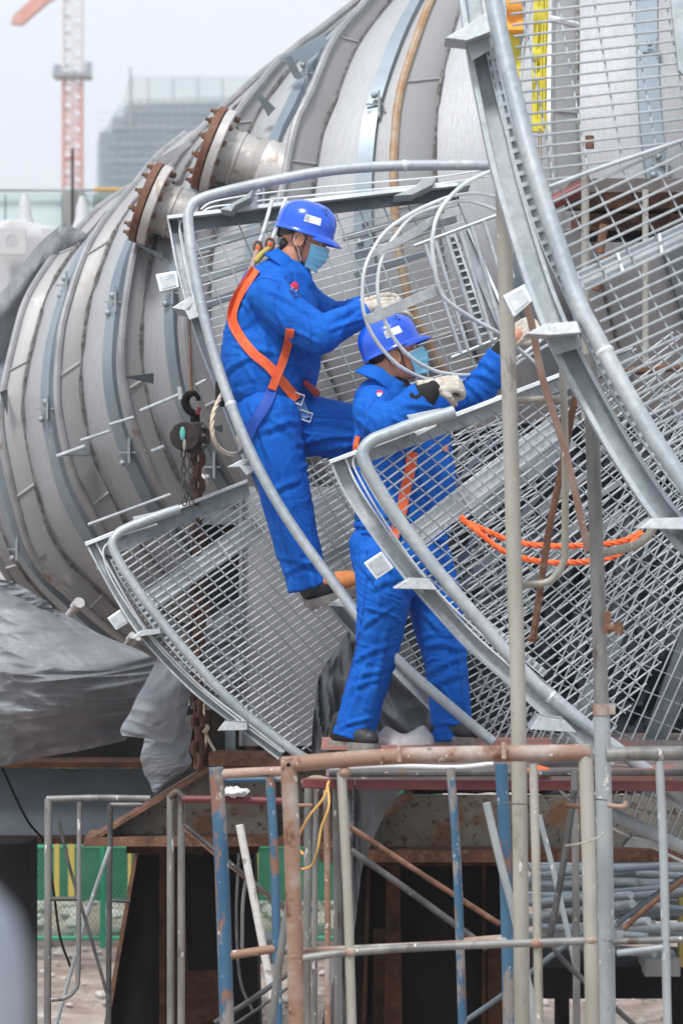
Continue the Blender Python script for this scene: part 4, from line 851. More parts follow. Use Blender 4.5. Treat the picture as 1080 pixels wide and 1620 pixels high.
s = thing('scaffold_post', P(950, LOW, 9.45), 'tall grey standing tube with a joint collar, right of the crossed rusty rods', 'scaffold post')
tubes(s, [('post', [(932, 560), (944, 900), (951, 1130)], 23, 9.45, TGREY), ('post', [(951, 1130), (957, 1400), (966, LOW)], 26, 9.45, TLB), ('side_loop', [(952, 876), (985, 868), (1005, 862), (1022, 850), (1034, 832)], 14, 9.5, CREAM)])
coupler(s, 951, 1122, 9.45, 26, 18, TRUSTY); coupler(s, 962, 1480, 9.45, 28, 10, TLB)
m = MB(); m.tube([P(958, 993, 9.4), P(982, 994, 9.35)], .012, 8); m.tube([P(977, 984, 9.34), P(978, 1004, 9.34)], .012, 8); m.box(P(960, 985, 9.4), (.02, .03, .07)); mk('clamp', m, RUST, s)
BR = 'scaffold brace rods'
single('brace_rod', [(830, 470), (842, 520), (858, 600), (895, 720), (930, 872)], 12, 9.7, TPINK, 'pinkish rusty brace rod slanting down to the right between the tall posts', 'brace', BR)
single('brace_rod', [(912, 612), (884, 760), (866, 850), (842, 1016)], 11.5, 9.9, RUST, 'dark rusty brace rod hanging down to the left between the tall posts', 'brace', BR)
single('brace_rod', [(832, 1012), (852, 1010)], 6, 9.85, RUST, 'tiny rusty pin through the lower end of the dark brace rod', 'pin')
single('brace_rod', [(553, 1308), (670, 1385), (790, 1462)], 9, 10.3, RUST, 'rust brown brace running from the deck corner to the right blue post', 'brace', BR)
single('brace_rod', [(555, 1345), (650, 1412), (770, 1500)], 11, 10.5, TDARK, 'grey brace just below the rust brown one', 'brace', BR)
single('brace_rod', [(379, 1305, 10.7), (500, 1930, 10.7)], 13, 10.7, POLEW, 'white brace pole with a pointed flattened top, right of the blue post', 'brace', BR)
single('brace_rod', [(468, 1390, 9.6), (448, 1480, 9.6), (424, 1660, 9.6)], 13, 9.6, TGREY, 'bent grey brace crossing the rusty cream post', 'brace', BR)
single('brace_rod', [(769, 1270), (790, 1360), (820, 1480), (856, 1680)], 13, 9.9, TLB, 'pale brace with a flattened tip starting beside the right blue post', 'brace', BR)
single('brace_rod', [(852, 1290), (880, 1400), (910, 1530)], 9, 10.4, TLB, 'thin pale brace starting behind the inner cream post', 'brace', BR)
single('brace_rod', [(908, 1250, 9.6), (890, 1370, 9.6), (868, 1490, 9.6)], 11, 9.6, TDARK, 'dark grey brace leaning left below the rusty clamp', 'brace', BR)
single('brace_rod', [(908, 1220), (910, 1400), (912, 1700)], 12, 10.3, TGREY, 'short grey upright tube behind the rusty clamp', 'brace', BR)
single('brace_rod', [(868, 1490, 9.7), (900, 1530, 9.7), (1000, 1620, 9.7), (1060, 1680, 9.7)], 9, 9.7, TDARK, 'dark brace falling right from the lower cross tube', 'brace', BR)
single('brace_rod', [(985, 1470, 10), (1030, 1430, 10), (1110, 1370, 10)], 9, 10, RUST, 'rusty brace rising to the right edge past the steel tubes', 'brace', BR)
single('brace_rod', [(975, 1462, 11), (1030, 1420, 11), (1110, 1370, 11)], 9, 11, BEAMB, 'dark blue brace rising to the right edge past the steel tubes', 'brace', BR)
single('brace_rod', [(735, 1616, 10.4), (800, 1570, 10.4), (868, 1515, 10.4), (930, 1470, 10.4)], 9, 10.4, BEAMB, 'dark blue brace climbing right behind the lower cream posts', 'brace', BR)
single('brace_rod', [(93, 1296), (110, 1370), (140, 1470), (172, 1580)], 5.5, 12.4, TDARK, 'dark thin brace leaning right on the lone left frame', 'brace', BR)
single('brace_rod', [(174, 1340), (140, 1440), (112, 1540), (84, 1640)], 6.5, 12.6, TLB, 'pale thin brace leaning left on the lone left frame', 'brace', BR)
single('brace_rod', [(291, 1305, 11), (340, 1345, 11), (400, 1395, 11), (470, 1450, 11)], 7, 11, TDARK, 'dark brace from the paired posts down to the rusty post', 'brace', BR)
single('brace_rod', [(291, 1313, 11.1), (340, 1353, 11.1), (400, 1400, 11.1), (470, 1458, 11.1)], 4, 11.1, RUST, 'thin rusty rod lying along the dark brace of the paired posts', 'brace', BR)
single('brace_rod', [(340, 1618, 10.2), (400, 1580, 10.2), (470, 1530, 10.2)], 9, 10.2, TDARK, 'dark brace at the foot of the left blue post', 'brace', BR)
single('brace_rod', [(372, 1620, 10.3), (420, 1588, 10.3), (470, 1552, 10.3)], 5, 10.3, TDARK, 'thin dark rod at the foot of the left blue post', 'brace', BR)
single('brace_rod', [(378, 1350), (374, 1450), (380, 1550), (400, 1600)], 5, 11.3, TDARK, 'thin bent dark rod behind the left blue post', 'brace', BR)
single('brace_rod', [(396, 1360), (385, 1420), (383, 1500)], 6, 11.4, TGREY, 'thin bent grey rod behind the left blue post', 'brace', BR)
single('wing_clamp', [(894, 1274, 9.5), (918, 1276, 9.5)], 8, 9.5, RUST, 'rusty wing clamp on the cross tubes between the cream post and the tall grey tube', 'clamp')
single('wing_clamp', [(960, 1274, 9.3), (985, 1276, 9.3), (990, 1268, 9.3)], 8, 9.3, TPINK, 'rusty bolt clamp on the right side of the tall grey tube', 'clamp')
single('tie_wire', [(780, 1268, 9.4), (830, 1272, 9.35), (900, 1262, 9.3), (960, 1266, 9.3)], 2.2, 9.4, TDARK, 'thin dark wire tied round the posts below the deck edge', 'wire')
single('tie_wire', [(895, 1338, 9.1), (920, 1334, 9.05), (945, 1325, 9.05), (956, 1316, 9.1)], 3, 9.1, CREAM, 'pale tie wire looped on the right cream post', 'wire')
single('power_cable', [(4, 1214, 14.4), (20, 1250, 14.4), (45, 1300, 14.4), (72, 1336, 14.4), (84, 1400, 14.4), (95, 1480, 14.4), (112, 1530, 14.4)], 4, 14.4, BLACK, 'black cable hanging from the tarpaulin edge past the left beam', 'cable')
m_ = single('deck_rail', [(288, 1264), (360, 1265), (470, 1268)], 12, 11.25, CRIM, 'crimson tube edging the left deck between the paired posts and the blue post', 'deck rail')
# deck planks
d = thing('scaffold_deck', P(800, 1255, 11), 'scaffold deck with a crimson front edge that the lower worker stands on', 'deck')
zt = -.925
m = MB(); m.box(((830-CX)/F*11.5, 11.7, zt-.02), (1.50, 2.0, .04)); mk('deck_sheet', m, DECK, d, bevel=.003)
for x0, x1, yy in ((478, 560, 1232), (562, 1130, 1234)):
    m = MB(); m.prism([P(x0, yy, 10.62), P(x1, yy+2, 10.62), P(x1, yy+18, 10.62), P(x0, yy+15, 10.62)], (0, .03, 0)); mk('deck_edge', m, CRIM, d, smooth=False, bevel=.003)
m = MB(); m.tube([P(520, 1224, 10.6), P(1130, 1222, 10.6)], .012, 8); mk('edge_tube', m, TDARK, d)
m = MB(); m.box(P(690, 1176, 11.9), (.9, .5, .012)); mk('pink_board', m, mat('pink_board', (.42, .16, .14), (.50, .26, .22), 3, .7), d)
single('sheet_wrap', [(520, 1216, 10.5), (620, 1212, 10.5), (720, 1214, 10.5), (780, 1208, 10.5)], 8, 10.5, WHITEP, 'crumpled white wrapping lying along the deck behind the top rail', 'wrapping')
m = MB(); m.ell(P(850, 1220, 10.7), (.045, .04, .018), None, 12, 8)
for i, v in enumerate(m.v): m.v[i] = v+Vector((noise.noise(v*30), 0, noise.noise(v*30+Vector((5, 5, 5)))))*.012
tag(mk('orange_wrapper', m, ORNG), 'orange wrapper lying on the deck right of the inner cream post', 'wrapper')
m = MB(); m.ell(P(368, 1254, 11.2), (.065, .05, .016), None, 24, 12)
for i, v in enumerate(m.v): m.v[i] = v+Vector((0, 0, .010*(1-abs(noise.noise(v*40))*3)))
tag(mk('plastic_wrap', m, WHITEP), 'small mound of white plastic lying on the left crimson deck edge', 'plastic wrap')
# plastic bag between the lower worker's feet
m = MB(); rows = []
for j in range(9):
    v = j/8; rows.append([P(640, 1186, 11.8)+Vector(((.125-.05*v*v)*math.cos(a)*(1+.2*noise.noise(Vector((a*2, v*3, 0)))), .07*math.sin(a)*(1-v*.5), .075*v*(1+.25*math.sin(a*2+1)))) for a in [2*math.pi*q/28 for q in range(28)]])
rows.append([P(640, 1166, 11.8)]*28); m.grid(rows, closed=True); tag(mk('plastic_bag', m, PLASTIC, ang=30), 'crumpled clear plastic bag on the deck between the feet of the lower worker', 'plastic bag')
# pale post out of focus at the lower left, close to the camera
m = MB(); c = P(-126, 1515, 1.8); prof = [(0, .001), (.0025, .018), (.012, .04), (.03, .056), (.052, .063), (.08, .066), (.4, .066), (2.6, .066)]
m.tube([c+Vector((0, 0, .055-z)) for z, r in prof], [r for z, r in prof], 36)
tag(mk('bollard', m, STONEW, ang=60), 'very blurred pale round-topped post at the lower left corner, closest to the camera', 'bollard')
# ------------------------------------------------------------------ ropes, chains, hoist
def strand_rope(pts3, r, name, mt, parent=None, twist=.035, n=3):
    C_ = resample(pts3, max(30, int(sum((b-a).length for a, b in zip(pts3, pts3[1:]))/.006)))
    m = MB(); L = 0; fr = []
    nn = Vector((0, -1, 0))
    for k in range(n):
        pl_ = []; L = 0
        for i, p in enumerate(C_):
            t = (C_[min(i+1, len(C_)-1)]-C_[max(i-1, 0)]).normalized(); e1 = (nn-t*nn.dot(t)).normalized(); e2 = t.cross(e1)
            a = 2*math.pi*(k/n+L/twist/n*1.0); pl_.append(p+(e1*math.cos(a)+e2*math.sin(a))*r*.5)
            if i < len(C_)-1: L += (C_[i+1]-p).length
        m.tube(pl_, r*.58, 6)
    return mk(name, m, mt, parent)
ro = cr([P(*q) for q in ((728, 818, 11.15), (760, 845, 11.12), (800, 874, 11.12), (850, 888, 11.14), (900, 890, 11.15), (950, 886, 11.18), (985, 872, 11.2), (1014, 843, 11.26))], 8)
ro2 = cr([P(*q) for q in ((728, 822, 11.2), (765, 838, 11.17), (810, 856, 11.17), (870, 864, 11.17), (940, 862, 11.2), (985, 856, 11.24), (1014, 842, 11.28))], 8)
tr = thing('rope', P(870, 890, 11.5), 'doubled orange twisted rope looped across the front grating', 'rope')
strand_rope(ro, .011, 'strand', ROPEO, tr); strand_rope(ro2, .011, 'strand', ROPEO, tr)
rl = cr([P(*q) for q in ((352, 622, 12.0), (343, 640, 11.95), (336, 662, 11.92), (337, 690, 11.92), (346, 708, 11.95), (362, 718, 12.0), (378, 717, 12.1), (384, 708, 12.2), (376, 690, 12.25))], 8)
tag(strand_rope(rl, .009, 'rope', ROPEW), 'cream flecked rope loop hanging from the upper worker\'s waist', 'rope')
yt = cr([P(*q) for q in ((520, 1236, 10.5), (512, 1262, 10.45), (490, 1290, 10.45), (474, 1320, 10.5), (472, 1340, 10.55), (480, 1352, 10.5))], 6)
m = MB(); m.tube(yt, .0045, 6); m.tube(cr([P(*q) for q in ((518, 1240, 10.5), (520, 1275, 10.4), (508, 1310, 10.4), (502, 1345, 10.4), (492, 1370, 10.45), (474, 1376, 10.5))], 6), .0045, 6)
tag(mk('tie_rope', m, mat('yellow_cord', (.62, .36, .10), (.5, .3, .1), 20, .8)), 'thin yellow cord tied round the deck corner posts', 'cord')
kn = thing('tie_rope', P(326, 1186, 13.2), 'pale knotted cord hanging on the dark saddle under the left platform', 'cord')
m = MB(); m.tube(cr([P(*q, 13.2) for q in ((322, 1110), (324, 1150), (330, 1170), (340, 1188))], 5), .006, 6); m.tube(cr([P(*q, 13.2) for q in ((326, 1150), (326, 1172), (322, 1190))], 5), .006, 6); mk('cord', m, ROPEW, kn)
m = MB(); m.ell(P(324, 1152, 13.18), (.022, .02, .02), None, 10, 6); mk('knot', m, ROPEW, kn)
def chain(x0, y0, x1, y1, Y, pitch, w, r, mt, name, parent):
    A, B = P(x0, y0, Y), P(x1, y1, Y); n = int((B-A).length/pitch); m = MB()
    for k in range(n):
        c = A.lerp(B, (k+.5)/n); ang = (k % 2)*math.pi/2+.3+.5*noise.noise(Vector((k*.7, Y, x0))); h = pitch*.78
        pts = []
        for q in range(12):
            a = 2*math.pi*q/12; u, v = math.cos(a)*w, math.sin(a)*h*.62+(h*.14 if math.sin(a) > 0 else -h*.14)
            pts.append(c+Vector((u*math.cos(ang), u*math.sin(ang), v)))
        m.tube(pts, r, 5, closed=True)
    return mk(name, m, mt, parent)
h = thing('chain_hoist', P(307, 715, 12.95), 'black hand chain hoist hanging from a hook, with a thick rusty chain below', 'chain hoist')
hb = MB()
for (x0, x1, y0, y1, dy, th) in ((283, 301, 672, 716, 0, .10), (300, 331, 668, 717, -.02, .12)): pass
body = MB(); body.prism([P(*q, 12.87) for q in ((290, 668), (320, 667), (331, 682), (330, 700), (318, 716), (296, 717), (288, 706), (286, 684))], (0, .15, 0)); mk('gear_housing', body, HOIST, h, smooth=False, bevel=.008)
m = MB(); m.tube([P(292, 690, 12.80), P(292, 690, 13.06)], [.062, .062], 26); mk('chain_wheel_cover', m, HOIST, h, bevel=.004)
m = MB(); m.ell(P(289, 686, 12.795), (.012, .006, .03), None, 10, 6); mk('teal_label', m, TEAL, h)
m = MB(); m.ell(P(292, 704, 12.795), (.008, .006, .026), None, 10, 6); mk('cream_label', m, CREAM, h)
for y in (676, 690, 706): m = MB(); m.ell(P(322, y, 12.862), (.012, .01, .012), None, 8, 6); mk('housing_bolt', m, CHAIN, h)
hk = cr([P(*q, 12.95) for q in ((309, 664), (308, 656), (298, 648), (293, 636), (297, 626), (306, 622), (313, 628), (314, 634))], 6)
m = MB(); m.tube(hk, [.014+.012*math.sin(math.pi*min(1, i/len(hk)*1.25)) for i in range(len(hk))], 10, sq=.7); mk('hook', m, BLACK, h)
m = MB(); m.tube([P(312, 655, 12.94), P(316, 644, 12.93)], .009, 8); mk('hook_latch', m, REDL, h)
m = MB(); m.tube([P(309, 668, 12.95), P(309, 655, 12.95)], .02, 10); mk('swivel', m, BLACK, h)
m = MB(); m.tube([P(300, 500, 12.97), P(301, 560, 12.97), P(304, 626, 12.95)], [.010, .014, .020], 8, sq=.4); mk('wire_strap', m, RUST, h)
chain(290, 712, 292, 800, 12.93, .030, .010, .0036, CHAIN, 'hand_chain', h); chain(301, 714, 303, 800, 12.93, .030, .010, .0036, CHAIN, 'hand_chain', h)
chain(303, 800, 303, 960, 13.2, .030, .010, .0036, CHAIN, 'hand_chain', h)
chain(311, 714, 312, 1215, 13.05, .055, .022, .0095, CHAINR, 'load_chain', h); chain(316, 716, 316, 1215, 13.08, .055, .020, .009, CHAINR, 'load_chain', h)
# ------------------------------------------------------------------ people
def remesh(mb, vox, smooth_it=3, name='tmp'):
    me = bpy.data.meshes.new(name); me.from_pydata([tuple(v) for v in mb.v], [], mb.f); me.update()
    bm = bmesh.new(); bm.from_mesh(me); bmesh.ops.recalc_face_normals(bm, faces=bm.faces); bm.to_mesh(me); bm.free()
    o = bpy.data.objects.new(name, me); COL.objects.link(o)
    r = o.modifiers.new('r', 'REMESH'); r.mode = 'VOXEL'; r.voxel_size = vox
    dg = bpy.context.evaluated_depsgraph_get(); ev = o.evaluated_get(dg); m2 = bpy.data.meshes.new_from_object(ev)
    bpy.data.objects.remove(o); bpy.data.meshes.remove(me)
    n = len(m2.vertices); co = np.empty(n*3); m2.vertices.foreach_get('co', co); co = co.reshape(-1, 3)
    ne = len(m2.edges); ed = np.empty(ne*2, dtype=np.int64); m2.edges.foreach_get('vertices', ed); ed = ed.reshape(-1, 2)
    deg = np.bincount(ed.ravel(), minlength=n)[:, None]
    for it in range(smooth_it*2):
        s = np.zeros_like(co); np.add.at(s, ed[:, 0], co[ed[:, 1]]); np.add.at(s, ed[:, 1], co[ed[:, 0]])
        co += (s/np.maximum(deg, 1)-co)*(.55 if it % 2 == 0 else -.35 if smooth_it > 1 else 0)
    m2.vertices.foreach_set('co', co.ravel()); m2.update(); return m2
def displace(me, fn):
    n = len(me.vertices); no = [v.normal.copy() for v in me.vertices]
    for v, q in zip(me.vertices, no): v.co = v.co+q*fn(v.co, q)
    me.update()
def folds(me, segs, seed=0):
    """press long cloth folds into a garment: segs = (x0, y0, x1, y1, width mm, height mm) as seen from the front"""
    n = len(me.vertices); co = np.empty(n*3); me.vertices.foreach_get('co', co); co = co.reshape(-1, 3)
    no = np.empty(n*3); me.vertices.foreach_get('normal', no); no = no.reshape(-1, 3)
    wob = np.array([noise.noise(Vector(p)*9+Vector((seed, 0, 0))) for p in co]); d = np.zeros(n)
    for (x0, y0, x1, y1, w, h_) in segs:
        A = np.array([(x0-CX)/F*12, -(y0-CY)/F*12]); B = np.array([(x1-CX)/F*12, -(y1-CY)/F*12]); AB = B-A; L2 = (AB**2).sum()
        q = co[:, [0, 2]]/co[:, 1:2]*12; t = ((q-A)@AB/L2); tt = np.clip(t, 0, 1); side = ((q[:, 0]-A[0])*AB[1]-(q[:, 1]-A[1])*AB[0])/math.sqrt(L2)
        side = side+wob*.012+np.sin(tt*3.1)*.006; over = np.maximum(0, np.maximum(-t, t-1))*math.sqrt(L2)
        e = np.exp(-(over/.018)**2)*np.where((t > 0) & (t < 1), .35+.65*np.sin(np.pi*tt)**.5, .35); u = side/(w/1000)
        d += h_/1000*e*(np.exp(-np.abs(u)**1.6)-.75*np.exp(-((u-1.9)/.9)**2)-.25*np.exp(-((u+2.1)/1.1)**2))
    co += no*d[:, None]; me.vertices.foreach_set('co', co.ravel()); me.update()
def wrinkle(joints, amp=.005, seed=0, fine=1.0):
    """joints: (centre, axis, radius, amplitude, wavelength)"""
    js = [(Vector(c), Vector(a).normalized(), r, am, wl) for c, a, r, am, wl in joints]; S = Vector((seed*3.1, seed*1.7, 0))
    def fn(p, n):
        q = Vector((p.x*6.5+p.z*2.2, p.y*6.5, p.z*3.2-p.x*1.5))+S; w1 = noise.noise(q*.6+Vector((3, 3, 3)))
        q = q+Vector((w1, noise.noise(q*.8+Vector((7, 0, 0))), w1*.6))*1.1
        a1 = abs(noise.noise(q)); a2 = abs(noise.noise(Vector((q.x*1.2-q.z*1.6, q.y*1.5, q.z*1.7+q.x))+Vector((11, 0, 0))))
        d = amp*(1.0-min(1, a1*5.5))+amp*.8*(1-min(1, a2*6))+amp*.6*noise.noise(q*.7)
        d += fine*.0007*noise.noise(p*38+S)
        for c, a, r, am, wl in js:
            e = (p-c).length/r
            if e < 2.2:
                ph = (p-c).dot(a)/wl+1.1*noise.noise(p*11+S)+.8*noise.noise(p*5)
                s_ = math.sin(2*math.pi*ph); d += .32*am*math.exp(-e*e)*(1-2*abs(s_)**.8)
        return d
    return fn
def put(name, me, mt, parent, smooth=True):
    org = WLOC[parent.name] if parent else Vector((0, 0, 0))
    for v in me.vertices: v.co -= org
    o = bpy.data.objects.new(name, me); COL.objects.link(o); me.materials.clear(); me.materials.append(mt)
    for p in me.polygons: p.use_smooth = True
    o.parent = parent; WLOC[o.name] = org; return o
def bvh_world(objs):
    vs = []; fs = []
    for o in objs:
        org = WLOC[o.name]; b = len(vs); vs += [v.co+org for v in o.data.vertices]; fs += [[b+i for i in p.vertices] for p in o.data.polygons]
    return BVHTree.FromPolygons(vs, fs)
def hitpx(bv, x, y, default):
    d = P(x, y, 1).normalized(); h_ = bv.ray_cast(Vector((0, 0, 0))+d*5, d)
    return h_[0] if h_[0] is not None and abs(h_[0].y-default) < .6 else P(x, y, default)
def strap(bv, pts, wpx, mt, name, parent, Y, off=.013, th=.003, stitch=False):
    C_ = resample(c2(pts, 6), 40); L_ = offs(C_, -wpx/2); R_ = offs(C_, wpx/2); rows = []; ys = []
    for a, c, b in zip(L_, C_, R_):
        row = [hitpx(bv, a.x*(1-u)+b.x*u, a.y*(1-u)+b.y*u, Y) for u in (0, .25, .5, .75, 1)]
        ym = min(p.y for p in row[1:4]); ys.append(ym); rows.append([(a.x*(1-u)+b.x*u, a.y*(1-u)+b.y*u, max(min(p.y, ym+.02), ym-.01)) for u, p in zip((0, .25, .5, .75, 1), row)])
    # smooth depth along the strap
    for it in range(6):
        rows = [[(q[0], q[1], (rows[max(0, i-1)][j][2]+q[2]+rows[min(len(rows)-1, i+1)][j][2])/3) for j, q in enumerate(r_)] for i, r_ in enumerate(rows)]
    G = [[P(x, y, yy-off) for x, y, yy in r_] for r_ in rows]; Bk = [[P(x, y, yy-off+th+.011) for x, y, yy in r_] for r_ in rows]
    ringed = [f_+b_[::-1] for f_, b_ in zip(G, Bk)]
    m = MB(); m.grid(ringed, closed=True); o = mk(name, m, mt, parent)
    if stitch:
        m = MB()
        for u in (.14, .86):
            ln = [P(r_[0][0]*(1-u)+r_[4][0]*u, r_[0][1]*(1-u)+r_[4][1]*u, r_[2][2]-off-.0012) for r_ in rows]; m.tube(ln, .0009, 4)
        mk('stitching', m, STITCH, o)
    return o
def seam(bv, pts, name, parent, Y, r=.0022, mt=None, gap=0):
    C_ = resample(c2(pts, 6), 60); ln = [hitpx(bv, p.x, p.y, Y) for p in C_]; ys = [p.y for p in ln]
    for k in range(4): ys = [(ys[max(0, i-1)]+ys[i]+ys[min(59, i+1)])/3 for i in range(60)]
    m = MB(); m.tube([P(c.x, c.y, y-.0006) for c, y in zip(C_, ys)], r, 6, sq=.6); return mk(name, m, mt or SEAM, parent)
def patch(bv, pts, mt, name, parent, Y, off=.0015, th=.002):
    f = [hitpx(bv, x, y, Y)-Vector((0, off, 0)) for x, y in pts]; m = MB(); m.prism(f, (0, th, 0)); return mk(name, m, mt, parent, smooth=False)
def frame(fwd, up):
    f = Vector(fwd).normalized(); u = Vector(up); u = (u-f*u.dot(f)).normalized(); l = u.cross(f); return Matrix((f, l, u)).transposed()
def make_head(root, C_, M3, body_mb_neck, s=1.0):
    """C_: head centre (between the ears); M3 columns: forward, left, up. returns list"""
    T = lambda x, y, z: Vector(C_)+M3 @ (Vector((x, y, z))*s)
    m = MB()
    m.ell(T(-.008, 0, .035), (.098*s, .078*s, .088*s), M3, 24, 16)       # skull
    m.ell(T(.028, 0, -.03), (.066*s, .062*s, .082*s), M3, 20, 14)        # face
    m.ell(T(.050, 0, -.085), (.034*s, .036*s, .028*s), M3, 14, 10)       # chin
    m.ell(T(.0, 0, -.055), (.055*s, .058*s, .05*s), M3, 16, 10)          # jaw
    for q in (-1, 1):
        m.ell(T(.055, .034*q, -.022), (.026*s, .022*s, .022*s), M3, 10, 8)   # cheek
        m.ell(T(.075, .030*q, .020), (.018*s, .026*s, .010*s), M3, 10, 8)    # brow
    m.limb([T(.086, 0, .008), T(.103, 0, -.022), T(.098, 0, -.034)], [.009*s, .014*s, .012*s], 10)   # nose
    m.ell(T(.088, 0, -.058), (.012*s, .022*s, .008*s), M3, 10, 8)        # lips
    return m, T
def head_parts(root, T, M3, s, skin_obj):
    for q in (-1, 1):   # ears
        m = MB(); c = T(-.004, .079*q, -.005)
        m.ell(c, (.019*s, .009*s, .032*s), M3, 14, 10); pts = [T(-.004+.019*math.cos(a), .086*q, -.003+.030*math.sin(a)) for a in [R(-60)+R(330)*k/16 for k in range(17)]]
        m.tube(pts, .0048*s, 7); mk('ear', m, SKIN, root)
        m = MB(); m.ell(T(.082, .031*q, .004), (.010*s, .014*s, .008*s), M3, 12, 8); e = mk('eye', m, WHITEP, root)
        m = MB(); m.ell(T(.0885, .031*q, .003), (.005*s, .0065*s, .0065*s), M3, 10, 6); mk('iris', m, HAIR, e)
        m = MB(); m.tube([T(.090, .016*q, .026), T(.092, .032*q, .030), T(.080, .050*q, .026)], .0035*s, 6); mk('eyebrow', m, HAIR, root)
    m = MB()   # hair: cap from the nape to the forehead
    rows = []
    for j in range(11):
        th = math.pi*(.08+.60*j/10); row = []
        for i in range(32):
            a = 2*math.pi*i/32; back = -math.cos(a)
            lim = .50+.20*max(0, back) if j > 6 else 1
            t2 = min(th, math.pi*(.46+.20*max(0, back)**.7+.03*(abs(math.sin(a)) > .8)))
            row.append(T(-.010+.104*math.sin(t2)*math.cos(a), .084*math.sin(t2)*math.sin(a), .036+.094*math.cos(t2)+.002*math.sin(a*23)))
        rows.append(row)
    m.grid(rows, closed=True); m.add(rows[0], [tuple(range(32))])
    m.ell(T(-.066, 0, -.035), (.030*s, .050*s, .038*s), M3, 14, 10); mk('hair', m, HAIR, root)
def helmet(root, T, M3, s):
    """shell with a ridge, rain rim, peak, vents, name sticker"""
    def shell(a, j, nj, grow=0):      # a azimuth 0=front; th from crown
        th = math.pi/2*j/nj; rx = .134+grow; ry = .110+grow; rz = .118+grow
        sx = math.sin(th)**.76 if th > 0 else 0
        x, y, z = rx*sx*math.cos(a), ry*sx*math.sin(a), rz*math.cos(th)**.82 if th < math.pi/2 else 0
        rid = .007*math.exp(-(y/.022)**2)*(1 if z > .05 else z/.05); rid2 = .004*math.exp(-((abs(y)-.048)/.010)**2)*max(0, min(1, (z-.05)/.03))
        return Vector((x-.012+rid*.6*math.cos(a), y, z+rid+rid2))
    nj = 18; rows = []; inner = []; SK = ((.0015, .004), (.003, -.010), (.005, -.022), (.010, -.025), (.010, -.029), (.002, -.027))
    for j in range(1, nj+1):
        rows.append([T(*(shell(2*math.pi*i/48, j, nj)+Vector((0, 0, .046)))) for i in range(48)]); inner.append([T(*(shell(2*math.pi*i/48, j, nj, -.004)+Vector((0, 0, .046)))) for i in range(48)])
    for g_, z_ in SK:
        rows.append([T(*(shell(2*math.pi*i/48, nj, nj, g_)+Vector((0, 0, .046+z_)))) for i in range(48)])
    m = MB(); m.grid(rows+inner[::-1], closed=True); m.add(rows[0], [tuple(range(48))])
    hs = mk('helmet', m, HELM, root, ang=50)
    m = MB(); rows = []      # peak
    for i in range(25):
        u = i/24*2-1; a = u*R(62); p = shell(a, nj, nj, .004)+Vector((0, 0, .020)); w = .046*(1-u*u)**.6
        d = Vector((math.cos(a*.6), math.sin(a*.6)*.6, 0)).normalized()
        rows.append([T(*(p+Vector((0, 0, .010)))), T(*(p+d*w*.5+Vector((0, 0, .002)))), T(*(p+d*w+Vector((0, 0, -.014)))), T(*(p+d*w+Vector((0, 0, -.018)))), T(*(p+d*w*.5+Vector((0, 0, -.004)))), T(*(p+Vector((0, 0, -.004))))])
    m.grid(rows, closed=True); mk('peak', m, HELM, hs, ang=50)
    for yy in (-.034, -.060, .034):     # vent slots
        for k in range(3):
            th0 = R(34+k*9); x = -.012+.134*math.sin(th0)**.76*math.cos(math.asin(min(.9, abs(yy)/.112)))*.98; z = .118*math.cos(th0)**.82*1.0+.020
            m = MB(); m.box(T(x*.93, yy, z+.030), (.009*s, .006*s, .003*s), M3 @ Matrix.Rotation(th0, 3, 'Y')); mk('vent_slot', m, HAIR, hs)
    rows = []
    for i in range(8):     # sticker on the right side
        a = R(-88)+R(34)*(i/7); row = []
        for j in range(4):
            p = shell(a, 13.2+j*1.05, nj, .0016); row.append(T(*(p+Vector((0, 0, .046)))))
        rows.append(row)
    m = MB(); m.grid(rows); st_ = mk('name_sticker', m, STICK, hs)
    rows = [[T(*(shell(R(-87)+R(9)*(i/3), 13.5+j*.85, nj, .0024)+Vector((0, 0, .046)))) for j in range(4)] for i in range(4)]; m = MB(); m.grid(rows); mk('sticker_print', m, STICKG, st_)
    # inner harness band + chin straps
    m = MB(); m.tube([T(-.010+.110*math.cos(a), .090*math.sin(a), .034) for a in [2*math.pi*k/32 for k in range(32)]], .008*s, 8, closed=True, sq=1.6)
    m.tube([T(-.112, .03, .012), T(-.118, 0, -.012), T(-.112, -.03, .012)], .014*s, 8); mk('headband', m, BLKC, hs)
    for q in (-1, 1):
        m = MB(); m.tube(cr([T(.022, .090*q, .022), T(.022, .086*q, -.03), T(.016, .076*q, -.07), T(.028, .052*q, -.105), T(.045, .02*q, -.122), T(.048, 0, -.124)], 5), .0058*s, 8, sq=.45); mk('chin_strap', m, BLKC, hs)
        m = MB(); m.tube(cr([T(-.052, .082*q, .016), T(-.034, .089*q, -.025), T(-.010, .082*q, -.06), T(.016, .076*q, -.075)], 5), .0042*s, 8, sq=.5); mk('chin_strap', m, BLKC, hs)
    return hs
